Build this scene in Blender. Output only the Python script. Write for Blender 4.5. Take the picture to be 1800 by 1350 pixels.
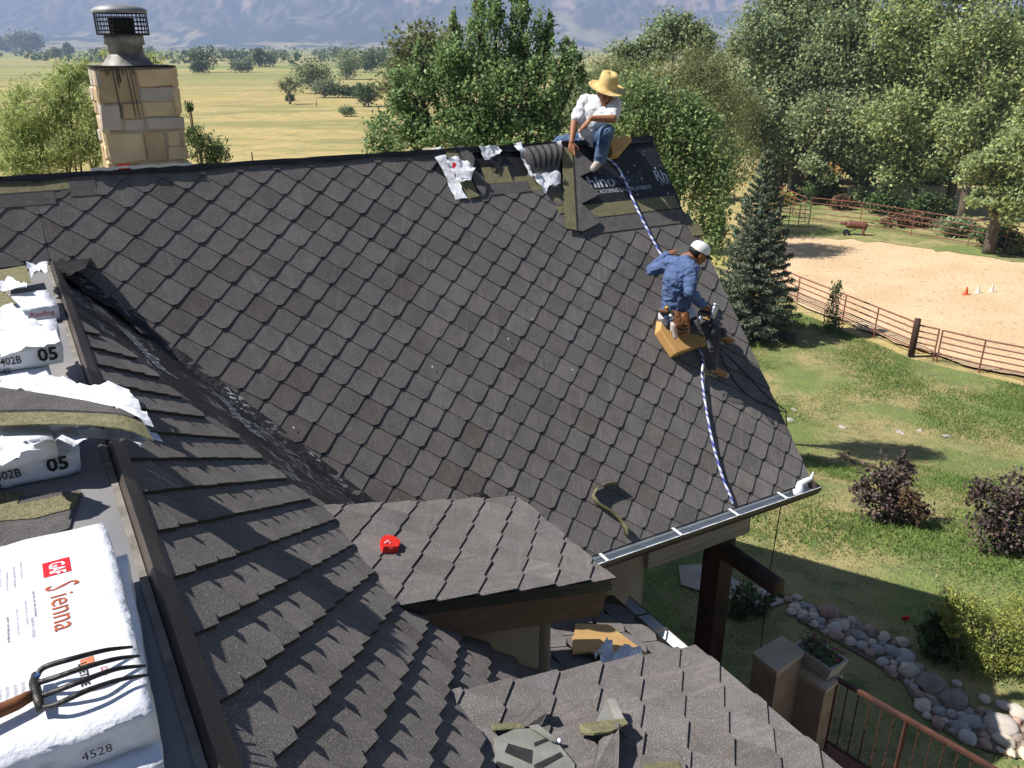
import bpy, bmesh, math, random
import numpy as np
from mathutils import Vector, Matrix, noise
for o in list(bpy.data.objects): bpy.data.objects.remove(o)
S = bpy.context.scene
COL = S.collection
rad = math.radians
# ------------------------------------------------------------------ camera, light
FPX = 1456.0; PITCH = rad(22.2); CAM = np.array([0., 0., 8.0])
cd = bpy.data.cameras.new('camera'); cam = bpy.data.objects.new('camera', cd); COL.objects.link(cam)
cam.location = CAM; cam.rotation_euler = (rad(90) - PITCH, 0, 0)
cd.sensor_fit = 'HORIZONTAL'; cd.sensor_width = 36.0; cd.lens = 36.0 * FPX / 1800.0
cd.clip_start = 0.05; cd.clip_end = 40000
S.camera = cam
SUN_AZ = rad(-95); SUN_EL = rad(51.5)
W = bpy.data.worlds.new('World'); S.world = W; W.use_nodes = True
nt = W.node_tree; nt.nodes.clear()
sky = nt.nodes.new('ShaderNodeTexSky'); sky.sky_type = 'NISHITA'; sky.sun_disc = False
sky.sun_elevation = SUN_EL; sky.sun_rotation = SUN_AZ; sky.altitude = 1600; sky.dust_density = 1.5
bg = nt.nodes.new('ShaderNodeBackground'); bg.inputs[1].default_value = 0.05
wo = nt.nodes.new('ShaderNodeOutputWorld')
nt.links.new(sky.outputs[0], bg.inputs[0]); nt.links.new(bg.outputs[0], wo.inputs[0])
sl = bpy.data.lights.new('sun', 'SUN'); sl.energy = 5.0; sl.angle = rad(0.53); sl.color = (1.0, 0.955, 0.88)
sun = bpy.data.objects.new('sun', sl); COL.objects.link(sun)
sdir = Vector((math.sin(SUN_AZ) * math.cos(SUN_EL), math.cos(SUN_AZ) * math.cos(SUN_EL), math.sin(SUN_EL)))
sun.rotation_euler = sdir.to_track_quat('Z', 'Y').to_euler(); sun.location = (-20, 0, 40)
vs = S.view_settings; vs.view_transform = 'Standard'; vs.look = 'None'; vs.gamma = 1; vs.exposure = 0.72
vs.use_curve_mapping = False
S.render.engine = 'CYCLES'
try:
    S.cycles.max_bounces = 4; S.cycles.diffuse_bounces = 2; S.cycles.glossy_bounces = 2; S.cycles.transmission_bounces = 3; S.cycles.transparent_max_bounces = 8; S.cycles.volume_bounces = 0
except Exception: pass
# ------------------------------------------------------------------ pixel -> place helpers
cF = np.array([0, math.cos(PITCH), -math.sin(PITCH)]); cU = np.array([0, math.sin(PITCH), math.cos(PITCH)]); cR = np.array([1., 0, 0])
Z = np.array([0, 0, 1.])
def ray(u, v): return cF + (u - 900) / FPX * cR - (v - 675) / FPX * cU
def at(u, v, d): return CAM + ray(u, v) * d
def hit(u, v, P0, n):
    d = ray(u, v); return CAM + d * (np.dot(P0 - CAM, n) / np.dot(d, n))
def atz(u, v, z):
    d = ray(u, v); return CAM + d * ((z - 8.0) / d[2])
def proj(P):
    q_ = np.asarray(P, float) - CAM; d = q_ @ cF
    return 900 + FPX * (q_ @ cR) / d, 675 - FPX * (q_ @ cU) / d
def dep(P): return (np.asarray(P) - CAM) @ cF
def frame(deg):
    a = rad(deg); return np.array([math.sin(a), math.cos(a), 0]), np.array([-math.cos(a), math.sin(a), 0])
r1, q1 = frame(60.5); r2, q2 = frame(59.3)
# ------------------------------------------------------------------ materials
def lin(c):
    if isinstance(c, str):
        c = [int(c[i:i+2], 16) / 255 for i in (0, 2, 4)]
    return tuple((x / 12.92 if x <= .04045 else ((x + .055) / 1.055) ** 2.4) for x in c) + (1,)
MATS = {}
def mat(name, c1, c2=None, scale=6.0, rough=0.8, bump=0.0, bscale=None, metal=0.0, spec=0.3, attr=False, detail=5, coord='Object', stretch=None, c3=None, s3=40.0, t3=0.5, transl=0.0, rnd=0.0, lo=.35, hi=.65, jitter=False, streak=None, drough=0.0, bdist=0.01):
    """procedural surface: two tones mixed by noise, optional third fine speckle, bump, per-piece tone attribute"""
    if name in MATS: return MATS[name]
    m = bpy.data.materials.new(name); MATS[name] = m; m.use_nodes = True
    n = m.node_tree.nodes; L = m.node_tree.links; b = n['Principled BSDF']
    b.inputs['Roughness'].default_value = rough; b.inputs['Metallic'].default_value = metal
    b.inputs['Specular IOR Level'].default_value = spec
    if drough and 'Diffuse Roughness' in b.inputs: b.inputs['Diffuse Roughness'].default_value = drough
    tc = n.new('ShaderNodeTexCoord'); src = tc.outputs[coord]
    if coord == 'World':
        pass
    if jitter:
        oi_ = n.new('ShaderNodeObjectInfo'); ml = n.new('ShaderNodeVectorMath'); ml.operation = 'MULTIPLY_ADD'; ml.inputs[1].default_value = (1, 1, 1)
        cmb = n.new('ShaderNodeCombineXYZ'); k_ = n.new('ShaderNodeMath'); k_.operation = 'MULTIPLY'; k_.inputs[1].default_value = 37.0; L.new(oi_.outputs['Random'], k_.inputs[0])
        for q_ in range(3): L.new(k_.outputs[0], cmb.inputs[q_])
        L.new(src, ml.inputs[0]); L.new(cmb.outputs[0], ml.inputs[2]); src = ml.outputs[0]
    if stretch:
        mp = n.new('ShaderNodeMapping'); mp.inputs['Scale'].default_value = stretch; L.new(src, mp.inputs[0]); src = mp.outputs[0]
    col = None
    if c2 is not None:
        nz = n.new('ShaderNodeTexNoise'); nz.inputs['Scale'].default_value = scale; nz.inputs['Detail'].default_value = detail; L.new(src, nz.inputs['Vector'])
        rp = n.new('ShaderNodeValToRGB'); rp.color_ramp.elements[0].position = lo; rp.color_ramp.elements[1].position = hi
        rp.color_ramp.elements[0].color = c1; rp.color_ramp.elements[1].color = c2
        L.new(nz.outputs['Fac'], rp.inputs[0]); col = rp.outputs[0]
    else:
        rg = n.new('ShaderNodeRGB'); rg.outputs[0].default_value = c1; col = rg.outputs[0]
    if c3 is not None:
        nz = n.new('ShaderNodeTexNoise'); nz.inputs['Scale'].default_value = s3; nz.inputs['Detail'].default_value = 2; L.new(src, nz.inputs['Vector'])
        rp = n.new('ShaderNodeValToRGB'); rp.color_ramp.elements[0].position = t3; rp.color_ramp.elements[1].position = min(1, t3 + .12)
        L.new(nz.outputs['Fac'], rp.inputs[0])
        mx = n.new('ShaderNodeMixRGB'); L.new(rp.outputs[0], mx.inputs[0]); L.new(col, mx.inputs[1]); mx.inputs[2].default_value = c3; col = mx.outputs[0]
    if streak is not None:
        mp = n.new('ShaderNodeMapping'); mp.inputs['Scale'].default_value = (26, 3.0, 3.0); mp.inputs['Rotation'].default_value = (0, 0, rad(14)); L.new(src, mp.inputs[0])
        nz = n.new('ShaderNodeTexNoise'); nz.inputs['Scale'].default_value = 1.0; nz.inputs['Detail'].default_value = 3; L.new(mp.outputs[0], nz.inputs['Vector'])
        rp = n.new('ShaderNodeValToRGB'); rp.color_ramp.elements[0].position = .56; rp.color_ramp.elements[1].position = .75; rp.color_ramp.elements[1].color = (.5, .5, .5, 1); L.new(nz.outputs['Fac'], rp.inputs[0])
        mx = n.new('ShaderNodeMixRGB'); L.new(rp.outputs[0], mx.inputs[0]); L.new(col, mx.inputs[1]); mx.inputs[2].default_value = streak; col = mx.outputs[0]
    if attr:
        at_ = n.new('ShaderNodeAttribute'); at_.attribute_name = 'tone'
        mx = n.new('ShaderNodeMixRGB'); mx.blend_type = 'MULTIPLY'; mx.inputs[0].default_value = 1
        L.new(col, mx.inputs[1]); L.new(at_.outputs['Color'], mx.inputs[2]); col = mx.outputs[0]
    if rnd:
        oi = n.new('ShaderNodeObjectInfo'); mr = n.new('ShaderNodeMapRange'); mr.inputs[3].default_value = 1 - rnd; mr.inputs[4].default_value = 1 + rnd
        L.new(oi.outputs['Random'], mr.inputs[0])
        mx = n.new('ShaderNodeMixRGB'); mx.blend_type = 'MULTIPLY'; mx.inputs[0].default_value = 1
        L.new(col, mx.inputs[1]); L.new(mr.outputs[0], mx.inputs[2]); col = mx.outputs[0]
    L.new(col, b.inputs['Base Color'])
    if bump:
        nz = n.new('ShaderNodeTexNoise'); nz.inputs['Scale'].default_value = bscale or scale; nz.inputs['Detail'].default_value = 4; L.new(src, nz.inputs['Vector'])
        bp = n.new('ShaderNodeBump'); bp.inputs['Strength'].default_value = min(1, bump); bp.inputs['Distance'].default_value = bdist
        L.new(nz.outputs['Fac'], bp.inputs['Height']); L.new(bp.outputs[0], b.inputs['Normal'])
    if transl:
        tr = n.new('ShaderNodeBsdfTranslucent'); L.new(col, tr.inputs[0])
        ms = n.new('ShaderNodeMixShader'); ms.inputs[0].default_value = transl
        L.new(b.outputs[0], ms.inputs[1]); L.new(tr.outputs[0], ms.inputs[2]); L.new(ms.outputs[0], n['Material Output'].inputs[0])
    return m
g3 = lambda a, b=None, c=None: (a, a if b is None else b, a if c is None else c, 1)
# ------------------------------------------------------------------ objects
ORG = {}
def thing(name, label, cat, loc, group=None):
    o = bpy.data.objects.new(name, None); COL.objects.link(o); o.location = loc; o.empty_display_size = .1
    o['label'] = label; o['category'] = cat
    if group: o['group'] = group
    ORG[o] = np.array(loc, float); return o
def tag(o, label, cat, group=None):
    o['label'] = label; o['category'] = cat
    if group: o['group'] = group
    return o
def part(name, parent, loc):
    o = bpy.data.objects.new(name, None); COL.objects.link(o); o.parent = parent
    o.location = np.array(loc, float) - ORG[parent]; ORG[o] = np.array(loc, float); return o
def place(name, me, org, parent=None):
    o = bpy.data.objects.new(name, me); COL.objects.link(o); ORG[o] = np.array(org, float)
    if parent is not None: o.parent = parent; o.location = ORG[o] - ORG[parent]
    else: o.location = org
    return o
def mk(name, verts, faces, m, parent=None, smooth=False, kind=None, org=None, tone=None):
    v = np.asarray(verts, float).reshape(-1, 3)
    if org is None: org = ((v[:, 0].min() + v[:, 0].max()) / 2, (v[:, 1].min() + v[:, 1].max()) / 2, v[:, 2].min())
    me = bpy.data.meshes.new(name); me.from_pydata((v - np.array(org)).tolist(), [], [list(map(int, f)) for f in faces]); me.update()
    me.materials.append(m)
    if smooth: me.polygons.foreach_set('use_smooth', [True] * len(me.polygons))
    if tone is not None:
        ca = me.color_attributes.new('tone', 'FLOAT_COLOR', 'POINT'); ca.data.foreach_set('color', np.asarray(tone, np.float32).ravel())
    o = place(name, me, org, parent)
    if kind: o['kind'] = kind
    return o
class MB:
    def __init__(s): s.v = []; s.f = []
    def add(s, v, f):
        b = len(s.v); s.v += [tuple(map(float, x)) for x in v]; s.f += [tuple(i + b for i in g) for g in f]; return s
    def box(s, o, ax, ay, az_):
        o, ax, ay, az_ = [np.asarray(t, float) for t in (o, ax, ay, az_)]
        if np.dot(np.cross(ax, ay), az_) < 0: ax, ay = ay, ax
        c = [o, o+ax, o+ax+ay, o+ay]; c += [p + az_ for p in c]
        return s.add(c, [(3,2,1,0),(4,5,6,7),(0,1,5,4),(1,2,6,5),(2,3,7,6),(3,0,4,7)])
    def tube(s, path, rads, k=8, caps=True):
        path = [np.asarray(p, float) for p in path]; n = len(path)
        if np.isscalar(rads): rads = [rads] * n
        b = len(s.v); up = None
        for i, p in enumerate(path):
            t = path[min(i+1, n-1)] - path[max(i-1, 0)]; t = t / (np.linalg.norm(t) + 1e-12)
            if up is None:
                h = np.array([0, 0, 1.]) if abs(t[2]) < .9 else np.array([1., 0, 0])
                e1 = np.cross(h, t)
            else: e1 = up - t * np.dot(up, t)
            e1 = e1 / (np.linalg.norm(e1) + 1e-12); up = e1; e2 = np.cross(t, e1)
            for j in range(k):
                a = 2 * math.pi * j / k; s.v.append(tuple(p + rads[i] * (math.cos(a) * e1 + math.sin(a) * e2)))
        for i in range(n - 1):
            for j in range(k):
                a, c = b + i*k + j, b + i*k + (j+1) % k; s.f.append((a, c, c + k, a + k))
        if caps: s.f.append(tuple(b + j for j in range(k))[::-1]); s.f.append(tuple(b + (n-1)*k + j for j in range(k)))
        return s
    def prism(s, poly, off):
        off = np.asarray(off, float); n = len(poly); P = [np.asarray(p, float) for p in poly]
        nn = sum((np.cross(P[i] - P[0], P[(i+1) % n] - P[0]) for i in range(1, n - 1)), np.zeros(3))
        if np.dot(nn, off) < 0: P = P[::-1]
        return s.add(P + [p + off for p in P], [tuple(range(n))[::-1], tuple(range(n, 2*n))] + [(i, (i+1) % n, n + (i+1) % n, n + i) for i in range(n)])
    def lathe(s, o, prof, k=20, ax=None, ay=None, az_=None):
        ax = np.array([1., 0, 0]) if ax is None else ax; ay = np.array([0, 1., 0]) if ay is None else ay; az_ = Z if az_ is None else az_
        b = len(s.v); o = np.asarray(o, float)
        for (r_, z) in prof:
            for j in range(k):
                a = 2*math.pi*j/k; s.v.append(tuple(o + r_*math.cos(a)*ax + r_*math.sin(a)*ay + z*az_))
        for i in range(len(prof)-1):
            for j in range(k):
                a, c = b+i*k+j, b+i*k+(j+1) % k; s.f.append((a, c, c+k, a+k))
        return s
    def put(s, name, m, parent=None, smooth=False, **k): return mk(name, s.v, s.f, m, parent, smooth, **k)
def sphere_pts(k=10, l=7):
    v = [(0, 0, -1)]; f = []
    for i in range(1, l):
        t = math.pi * i / l
        for j in range(k): a = 2*math.pi*j/k; v.append((math.sin(t)*math.cos(a), math.sin(t)*math.sin(a), -math.cos(t)))
    v.append((0, 0, 1)); n = len(v)
    for j in range(k): f.append((0, 1 + (j+1) % k, 1 + j)); f.append((n-1, n-1-k+j, n-1-k+(j+1) % k))
    for i in range(l-2):
        for j in range(k): a, c = 1+i*k+j, 1+i*k+(j+1) % k; f.append((a, c, c+k, a+k))
    return np.array(v), f
def nrm(x): x = np.asarray(x, float); return x / np.linalg.norm(x)
def text(name, s, org, xd, yd, h, m, parent, lift=0.003, sx=1.0, bold=0.0, shear=0.0):
    """flat print: the letters as a thin mesh, org = lower left corner, xd reading direction"""
    cu = bpy.data.curves.new('t', 'FONT'); cu.body = s; cu.size = 1.0; cu.offset = bold; cu.shear = shear; cu.resolution_u = 2
    to = bpy.data.objects.new('t', cu); COL.objects.link(to)
    dg = bpy.context.evaluated_depsgraph_get(); dg.update()
    me = bpy.data.meshes.new_from_object(to.evaluated_get(dg)); bpy.data.objects.remove(to)
    v = np.array([x.co[:] for x in me.vertices]); me2 = None
    xd = nrm(xd); yd = nrm(yd); n = np.cross(xd, yd)
    k = h / 0.7
    P = np.asarray(org) + np.outer(v[:, 0] * k * sx, xd) + np.outer(v[:, 1] * k, yd) + n * lift
    f = [tuple(p.vertices) for p in me.polygons]; bpy.data.meshes.remove(me)
    return mk(name, P, f, m, parent)
def hgt(x, y): # the lie of the land: level by the house, falling to the paddock, then level out to the hills
    t = np.clip((0.35 * np.asarray(x) + 0.94 * np.asarray(y) - 11.5) / 17.0, 0, 1); t = t*t*(3-2*t)
    return -3.5 * t
def gnd(u, v):
    z = 0.0
    for _ in range(25):
        P = atz(u, v, z); z = .5*z + .5*float(hgt(P[0], P[1]))
    return atz(u, v, z)
# ------------------------------------------------------------------ setting
def grid_sheet(name, xs, ys, zf, m, off=0.0, kind='structure'):
    X, Y = np.meshgrid(xs, ys); Zz = zf(X, Y) + off
    v = np.stack([X, Y, Zz], -1).reshape(-1, 3); nx = len(xs); f = []
    for j in range(len(ys)-1):
        for i in range(nx-1): a = j*nx+i; f.append((a, a+1, a+1+nx, a+nx))
    return mk(name, v, f, m, None, True, kind, org=(0, 0, 0))
def spread(a, b, n, p=2.5):
    t = np.linspace(-1, 1, n); return np.where(t < 0, -abs(a) * abs(t)**p, b * abs(t)**p)
def ground_mat():
    m = bpy.data.materials.new('meadow_grass'); m.use_nodes = True; n = m.node_tree.nodes; L = m.node_tree.links; b = n['Principled BSDF']
    b.inputs['Roughness'].default_value = .95; b.inputs['Specular IOR Level'].default_value = .1
    tc = n.new('ShaderNodeTexCoord'); P = tc.outputs['Object']
    def nz(sc, det=5, st=None, dist=0):
        s = P
        if st: mp = n.new('ShaderNodeMapping'); mp.inputs['Scale'].default_value = st; L.new(P, mp.inputs[0]); s = mp.outputs[0]
        t = n.new('ShaderNodeTexNoise'); t.inputs['Scale'].default_value = sc; t.inputs['Detail'].default_value = det; t.inputs['Distortion'].default_value = dist; L.new(s, t.inputs['Vector']); return t.outputs['Fac']
    def ramp(x, *st):
        r = n.new('ShaderNodeValToRGB'); e = r.color_ramp.elements
        while len(e) < len(st): e.new(.5)
        for k, (p, c) in enumerate(st): e[k].position = p; e[k].color = c
        L.new(x, r.inputs[0]); return r.outputs[0]
    def mix(f, a, c):
        x = n.new('ShaderNodeMixRGB')
        if isinstance(f, float): x.inputs[0].default_value = f
        else: L.new(f, x.inputs[0])
        for i, q in ((1, a), (2, c)):
            if isinstance(q, tuple): x.inputs[i].default_value = q
            else: L.new(q, x.inputs[i])
        return x.outputs[0]
    w0, w1 = (0, 0, 0, 1), (1, 1, 1, 1)
    near = ramp(nz(.06), (.3, lin('9a8b58')), (.5, lin('b49f6a')), (.72, lin('a89154')))
    near = mix(ramp(nz(.5, 6), (.45, w0), (.75, w1)), near, lin('83855a'))
    near = mix(ramp(nz(5, 4), (.4, w0), (.7, w1)), near, lin('b9a87c'))
    near = mix(ramp(nz(1, 5, (.05, .16, 1)), (.48, w0), (.62, w1)), near, lin('8f8b5c'))
    near = mix(ramp(nz(1, 6, (.35, .9, 1)), (.56, w0), (.70, w1)), near, lin('7e7a52'))
    near = mix(ramp(nz(1, 5, (.03, .05, 1), 1.0), (.60, w0), (.68, w1)), near, lin('a2985c'))
    # strips of fields far out: green hay, pale stubble
    far = ramp(nz(1, 3, (.0012, .006, 1)), (.35, lin('a09567')), (.47, lin('74854f')), (.55, lin('ab9d6c')), (.68, lin('6c7d55')))
    sep = n.new('ShaderNodeSeparateXYZ'); L.new(P, sep.inputs[0])
    mr = n.new('ShaderNodeMapRange'); mr.inputs[1].default_value = 230; mr.inputs[2].default_value = 420; L.new(sep.outputs[1], mr.inputs[0])
    c = mix(mr.outputs[0], near, far)
    L.new(c, b.inputs['Base Color'])
    bp = n.new('ShaderNodeBump'); bp.inputs['Strength'].default_value = .6; bp.inputs['Distance'].default_value = .15; L.new(nz(3, 6), bp.inputs['Height']); L.new(bp.outputs[0], b.inputs['Normal'])
    return m
xs = np.unique(np.concatenate([spread(9000, 9000, 90), np.linspace(-12, 40, 40)])); ys = np.unique(np.concatenate([np.linspace(-30, 60, 60), 60 * (9000/60.0) ** np.linspace(0, 1, 40)]))
ground = grid_sheet('ground', xs, ys, hgt, ground_mat())
def lawn_mat():
    m = bpy.data.materials.new('lawn_grass'); m.use_nodes = True; n = m.node_tree.nodes; L = m.node_tree.links; b = n['Principled BSDF']
    b.inputs['Roughness'].default_value = .95; b.inputs['Specular IOR Level'].default_value = .1
    tc = n.new('ShaderNodeTexCoord'); P = tc.outputs['Object']; prev = None
    for sc, lo, hi, a, c in ((.32, .43, .57, lin('72854a'), lin('a89a6e')), (2.2, .48, .7, None, lin('66754a')), (14, .5, .75, None, lin('a4986c')), (70, .5, .72, None, lin('566540'))):
        t = n.new('ShaderNodeTexNoise'); t.inputs['Scale'].default_value = sc; t.inputs['Detail'].default_value = 6; L.new(P, t.inputs['Vector'])
        r = n.new('ShaderNodeValToRGB'); r.color_ramp.elements[0].position = lo; r.color_ramp.elements[1].position = hi; L.new(t.outputs['Fac'], r.inputs[0])
        x = n.new('ShaderNodeMixRGB'); L.new(r.outputs[0], x.inputs[0])
        if prev is None: x.inputs[1].default_value = a
        else: L.new(prev, x.inputs[1])
        x.inputs[2].default_value = c; prev = x.outputs[0]
    L.new(prev, b.inputs['Base Color'])
    t = n.new('ShaderNodeTexNoise'); t.inputs['Scale'].default_value = 25; t.inputs['Detail'].default_value = 6; L.new(P, t.inputs['Vector'])
    bp = n.new('ShaderNodeBump'); bp.inputs['Strength'].default_value = .8; bp.inputs['Distance'].default_value = .05; L.new(t.outputs['Fac'], bp.inputs['Height']); L.new(bp.outputs[0], b.inputs['Normal'])
    return m
LAWN = lawn_mat()
def poly_sheet(name, poly2, m, off, step=1.0, zf=hgt, kind='structure'):
    """a sheet with a free outline that follows the land"""
    bm = bmesh.new(); vs_ = [bm.verts.new((x, y, 0)) for x, y in poly2]; bm.faces.new(vs_)
    x0, y0 = np.min(poly2, 0); x1, y1 = np.max(poly2, 0)
    for k in np.arange(x0 + step, x1, step): bmesh.ops.bisect_plane(bm, geom=bm.verts[:]+bm.edges[:]+bm.faces[:], plane_co=(k, 0, 0), plane_no=(1, 0, 0))
    for k in np.arange(y0 + step, y1, step): bmesh.ops.bisect_plane(bm, geom=bm.verts[:]+bm.edges[:]+bm.faces[:], plane_co=(0, k, 0), plane_no=(0, 1, 0))
    bm.normal_update()
    if sum(f.normal.z for f in bm.faces) < 0: bmesh.ops.reverse_faces(bm, faces=bm.faces[:])
    v = np.array([x.co[:] for x in bm.verts]); v[:, 2] = zf(v[:, 0], v[:, 1]) + off
    for i, x in enumerate(bm.verts): x.index = i
    f = [[x.index for x in q.verts] for q in bm.faces]; bm.free()
    return mk(name, v, f, m, None, True, kind, org=(0, 0, 0))
def rough_line(pts, amp, seed, step=.6):
    rng = random.Random(seed); out = []
    for i in range(len(pts)):
        a = np.array(pts[i][:2]); b = np.array(pts[(i+1) % len(pts)][:2]); n = max(1, int(np.linalg.norm(b-a)/step))
        for k in range(n):
            p = a + (b-a)*k/n + np.array([rng.uniform(-amp, amp), rng.uniform(-amp, amp)]); out.append(tuple(p))
    return out
lawn_out = [(-6, 8), (-1, 30), (10, 36), tuple(gnd(1365, 535)[:2]), tuple(gnd(1480, 583)[:2]), tuple(gnd(1600, 632)[:2]), tuple(gnd(1800, 682)[:2]), (36, 27), (40, 10), (36, -6), (4, -6), (1, 4)]
lawn = poly_sheet('lawn', rough_line(lawn_out, .15, 3, 1.0), LAWN, .06, 1.0)
SAND = mat('arena_sand', lin('c4a987'), lin('d0b795'), 0.35, .95, 1.0, 5, c3=lin('ae9272'), s3=3.2, t3=.60, spec=.1, detail=9, bdist=.06)
sand_px = [(1270, 480), (1330, 440), (1335, 395), (1328, 372), (1362, 374), (1368, 410), (1480, 420), (1600, 434), (1700, 448), (1810, 462)]
sand_pts = [tuple(gnd(u, v)[:2]) for u, v in sand_px] + [(48, 40), (40, 22.5)] + [tuple(gnd(u, v)[:2]) for u, v in [(1880, 690), (1800, 668), (1700, 645), (1600, 618), (1480, 568), (1400, 535), (1330, 500)]]
arena = poly_sheet('arena_sand', rough_line(sand_pts, .25, 5, .8), SAND, .10, 1.2)
# grass verge beyond the sand, in front of the far fence
verge = poly_sheet('verge_grass', rough_line([tuple(gnd(u, v)[:2]) for u, v in [(1362, 412), (1480, 422), (1600, 436), (1700, 450), (1815, 465), (1830, 430), (1600, 380), (1420, 352), (1370, 372)]], .5, 7, .8), LAWN, .12, 1.5)
# ------------------------------------------------------------------ foothills and mountains
def fbm(x, y, sc, oc=5, seed=0.0, ridged=False):
    out = np.zeros_like(x); amp = 1.0; tot = 0
    rng = np.random.RandomState(int(seed) + 11)
    for o_ in range(oc):
        k = 2.0 ** o_ / sc; th = rng.uniform(0, 6.28); c, s_ = math.cos(th), math.sin(th)
        X = (x*c - y*s_)*k + rng.uniform(0, 99); Y = (x*s_ + y*c)*k + rng.uniform(0, 99)
        xi = np.floor(X).astype(int); yi = np.floor(Y).astype(int); fx = X - xi; fy = Y - yi
        def h(a, b): 
            t = np.sin(a*127.1 + b*311.7 + o_*17.3 + seed*3.1) * 43758.5453; return t - np.floor(t)
        ux = fx*fx*(3-2*fx); uy = fy*fy*(3-2*fy)
        v = (h(xi, yi)*(1-ux) + h(xi+1, yi)*ux)*(1-uy) + (h(xi, yi+1)*(1-ux) + h(xi+1, yi+1)*ux)*uy
        if ridged: v = 1 - abs(2*v - 1)
        out += amp*v; tot += amp; amp *= .5
    return out / tot
nx, ny = 900, 230
xs = np.linspace(-5200, 5200, nx); ys = 3300 * (9000/3300.0) ** np.linspace(0, 1, ny)
X, Y = np.meshgrid(xs, ys)
ang = X / Y
t = np.clip((Y - 4500 - 260*np.sin(ang*7) - 300*(fbm(X, Y, 900, 3, 61) - .5)) / 2600, 0, 1)
base = 1500 * t**1.12 * (.50 + .85 * fbm(X, Y, 1500, 6, 3, True))
notch = np.exp(-((ang + .30) / .035)**2) * .55 + np.exp(-((ang - .05)/.02)**2) * .3 + np.exp(-((ang + .12)/.02)**2) * .25     # canyon mouths
base *= 1 - notch * np.clip(1.6 - t, 0, 1)
hills = 46 * np.clip(fbm(X, Y, 700, 4, 8) - .40, 0, 1) * 4 * np.clip((Y - 3400)/600, 0, 1) * np.clip((6200 - Y)/1500, 0, 1)
slab = np.clip(fbm(X, Y*.30, 260, 4, 21, True) - .52, 0, 1) * 3.0 * np.clip((t - .10)*6, 0, 1) * np.clip((.75 - t)*4, 0, 1)
ht = -3.5 + base + hills + slab * 120 + 18 * fbm(X, Y, 120, 3, 5) * np.clip((Y-3400)/900, 0, 1) - 6
ht = np.where(ht > 280, 280 + 240*np.tanh((ht - 280)/400), ht)
PXU = 900 + FPX * X / (Y*math.cos(PITCH) - (ht-8)*math.sin(PITCH)); PXV = 675 - FPX * (Y*math.sin(PITCH) + (ht-8)*math.cos(PITCH)) / (Y*math.cos(PITCH) - (ht-8)*math.sin(PITCH))
forest = np.clip((fbm(X, Y, 260, 6, 14) - .43 + .26*np.clip((ht-75)/120, -1, 1)) * 11, 0, 1)
forest = np.maximum(forest, .95*np.clip((fbm(X, Y*2.5, 160, 4, 31) - .60)*16, 0, 1))
forest = np.maximum(forest, np.clip((fbm(X, Y, 48, 3, 91) - .58)*14, 0, 1)*.9)
rock = np.clip((slab - .22) * 4.5, 0, 1) * np.clip((ht-110)/60, 0, 1)
rock = np.maximum(rock, .45*np.clip((fbm(X*1.4, Y, 75, 4, 77, True) - .66)*9, 0, 1) * np.clip((ht-60)/60, 0, 1))
edge = 4*(fbm(X, Y, 60, 3, 9) - .5)
for u0, vb_, hw, hh in ((725, 4, 16, 22), (765, 6, 15, 20), (950, 6, 14, 14), (990, 14, 22, 30), (1160, 8, 14, 20), (1212, 22, 13, 26), (1240, 18, 10, 24), (1266, 20, 11, 26), (1302, 20, 17, 28)):   # the tilted rock slabs of the front range
    y_ = (vb_ + edge*1.5 - PXV)/hh; rock = np.maximum(rock, 1.0*((y_ > 0) & (y_ < 1.4) & (abs(PXU - u0 - edge*2) < hw*(1 - .55*y_))))
cg, cf, cr = np.array(lin('aea27e')[:3]), np.array(lin('2f4138')[:3]), np.array(lin('b49a8c')[:3])
colr = cg*(1-forest[..., None]) + cf*forest[..., None]; colr = colr*(1-rock[..., None]) + cr*rock[..., None]
tone = np.concatenate([colr, np.ones(colr.shape[:2] + (1,))], -1).reshape(-1, 4)
v = np.stack([X, Y, ht], -1).reshape(-1, 3); idx = np.arange(nx*ny).reshape(ny, nx)
f = np.stack([idx[:-1, :-1], idx[:-1, 1:], idx[1:, 1:], idx[1:, :-1]], -1).reshape(-1, 4)
MT = mat('mountain_cover', g3(.72), g3(1.2), .02, .95, 0, spec=.05, attr=True, detail=8)
mountains = mk('mountains', v, f, MT, None, True, 'structure', org=(0, 0, -12), tone=tone)
# ------------------------------------------------------------------ the house: planes of its roofs
FLAT = 6.4
A0 = atz(90, 465, FLAT)
SM = rad(47.5); mup = math.cos(SM)*q1 + math.sin(SM)*Z; mn = -math.sin(SM)*q1 + math.cos(SM)*Z
a0 = (A0 - CAM) @ r1
M0 = A0 - r1 * a0                       # origin of the main slope: a = along ridge, b = up the slope
def M(a, b, h=0.0): return M0 + r1*a + mup*b + mn*h
def Muv(u, v, h=0.0):
    P = hit(u, v, M0 + mn*h, mn) - M0; return P @ r1, P @ mup
def Mpx(u, v, h=0.0): a, b = Muv(u, v, h); return M(a, b, h)
SF = rad(45.7); fdn = math.cos(SF)*r2 - math.sin(SF)*Z; fn = math.sin(SF)*r2 + math.cos(SF)*Z
F0 = CAM + r2*.14 + Z*(FLAT - 8)        # origin of the near slope: c = along q2, d = down the slope
def Fp(c, d, h=0.0): return F0 + q2*c + fdn*d + fn*h
def Fuv(u, v):
    P = hit(u, v, F0, fn) - F0; return P @ q2, P @ fdn
RIDGE = .815; EAVE = -3.43; RAKE = 6.34
SHG = mat('asphalt_shingle', lin('696665'), lin('767271'), 7, .93, .9, 260, attr=True, c3=lin('b0a9a6'), s3=190, t3=.57, spec=.15, jitter=True, streak=lin('948d8a'), drough=1.0)
DECK = mat('black_underlayment', g3(.013, .0135, .015), g3(.02), 4, .42, .25, 30, spec=.45)
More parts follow.
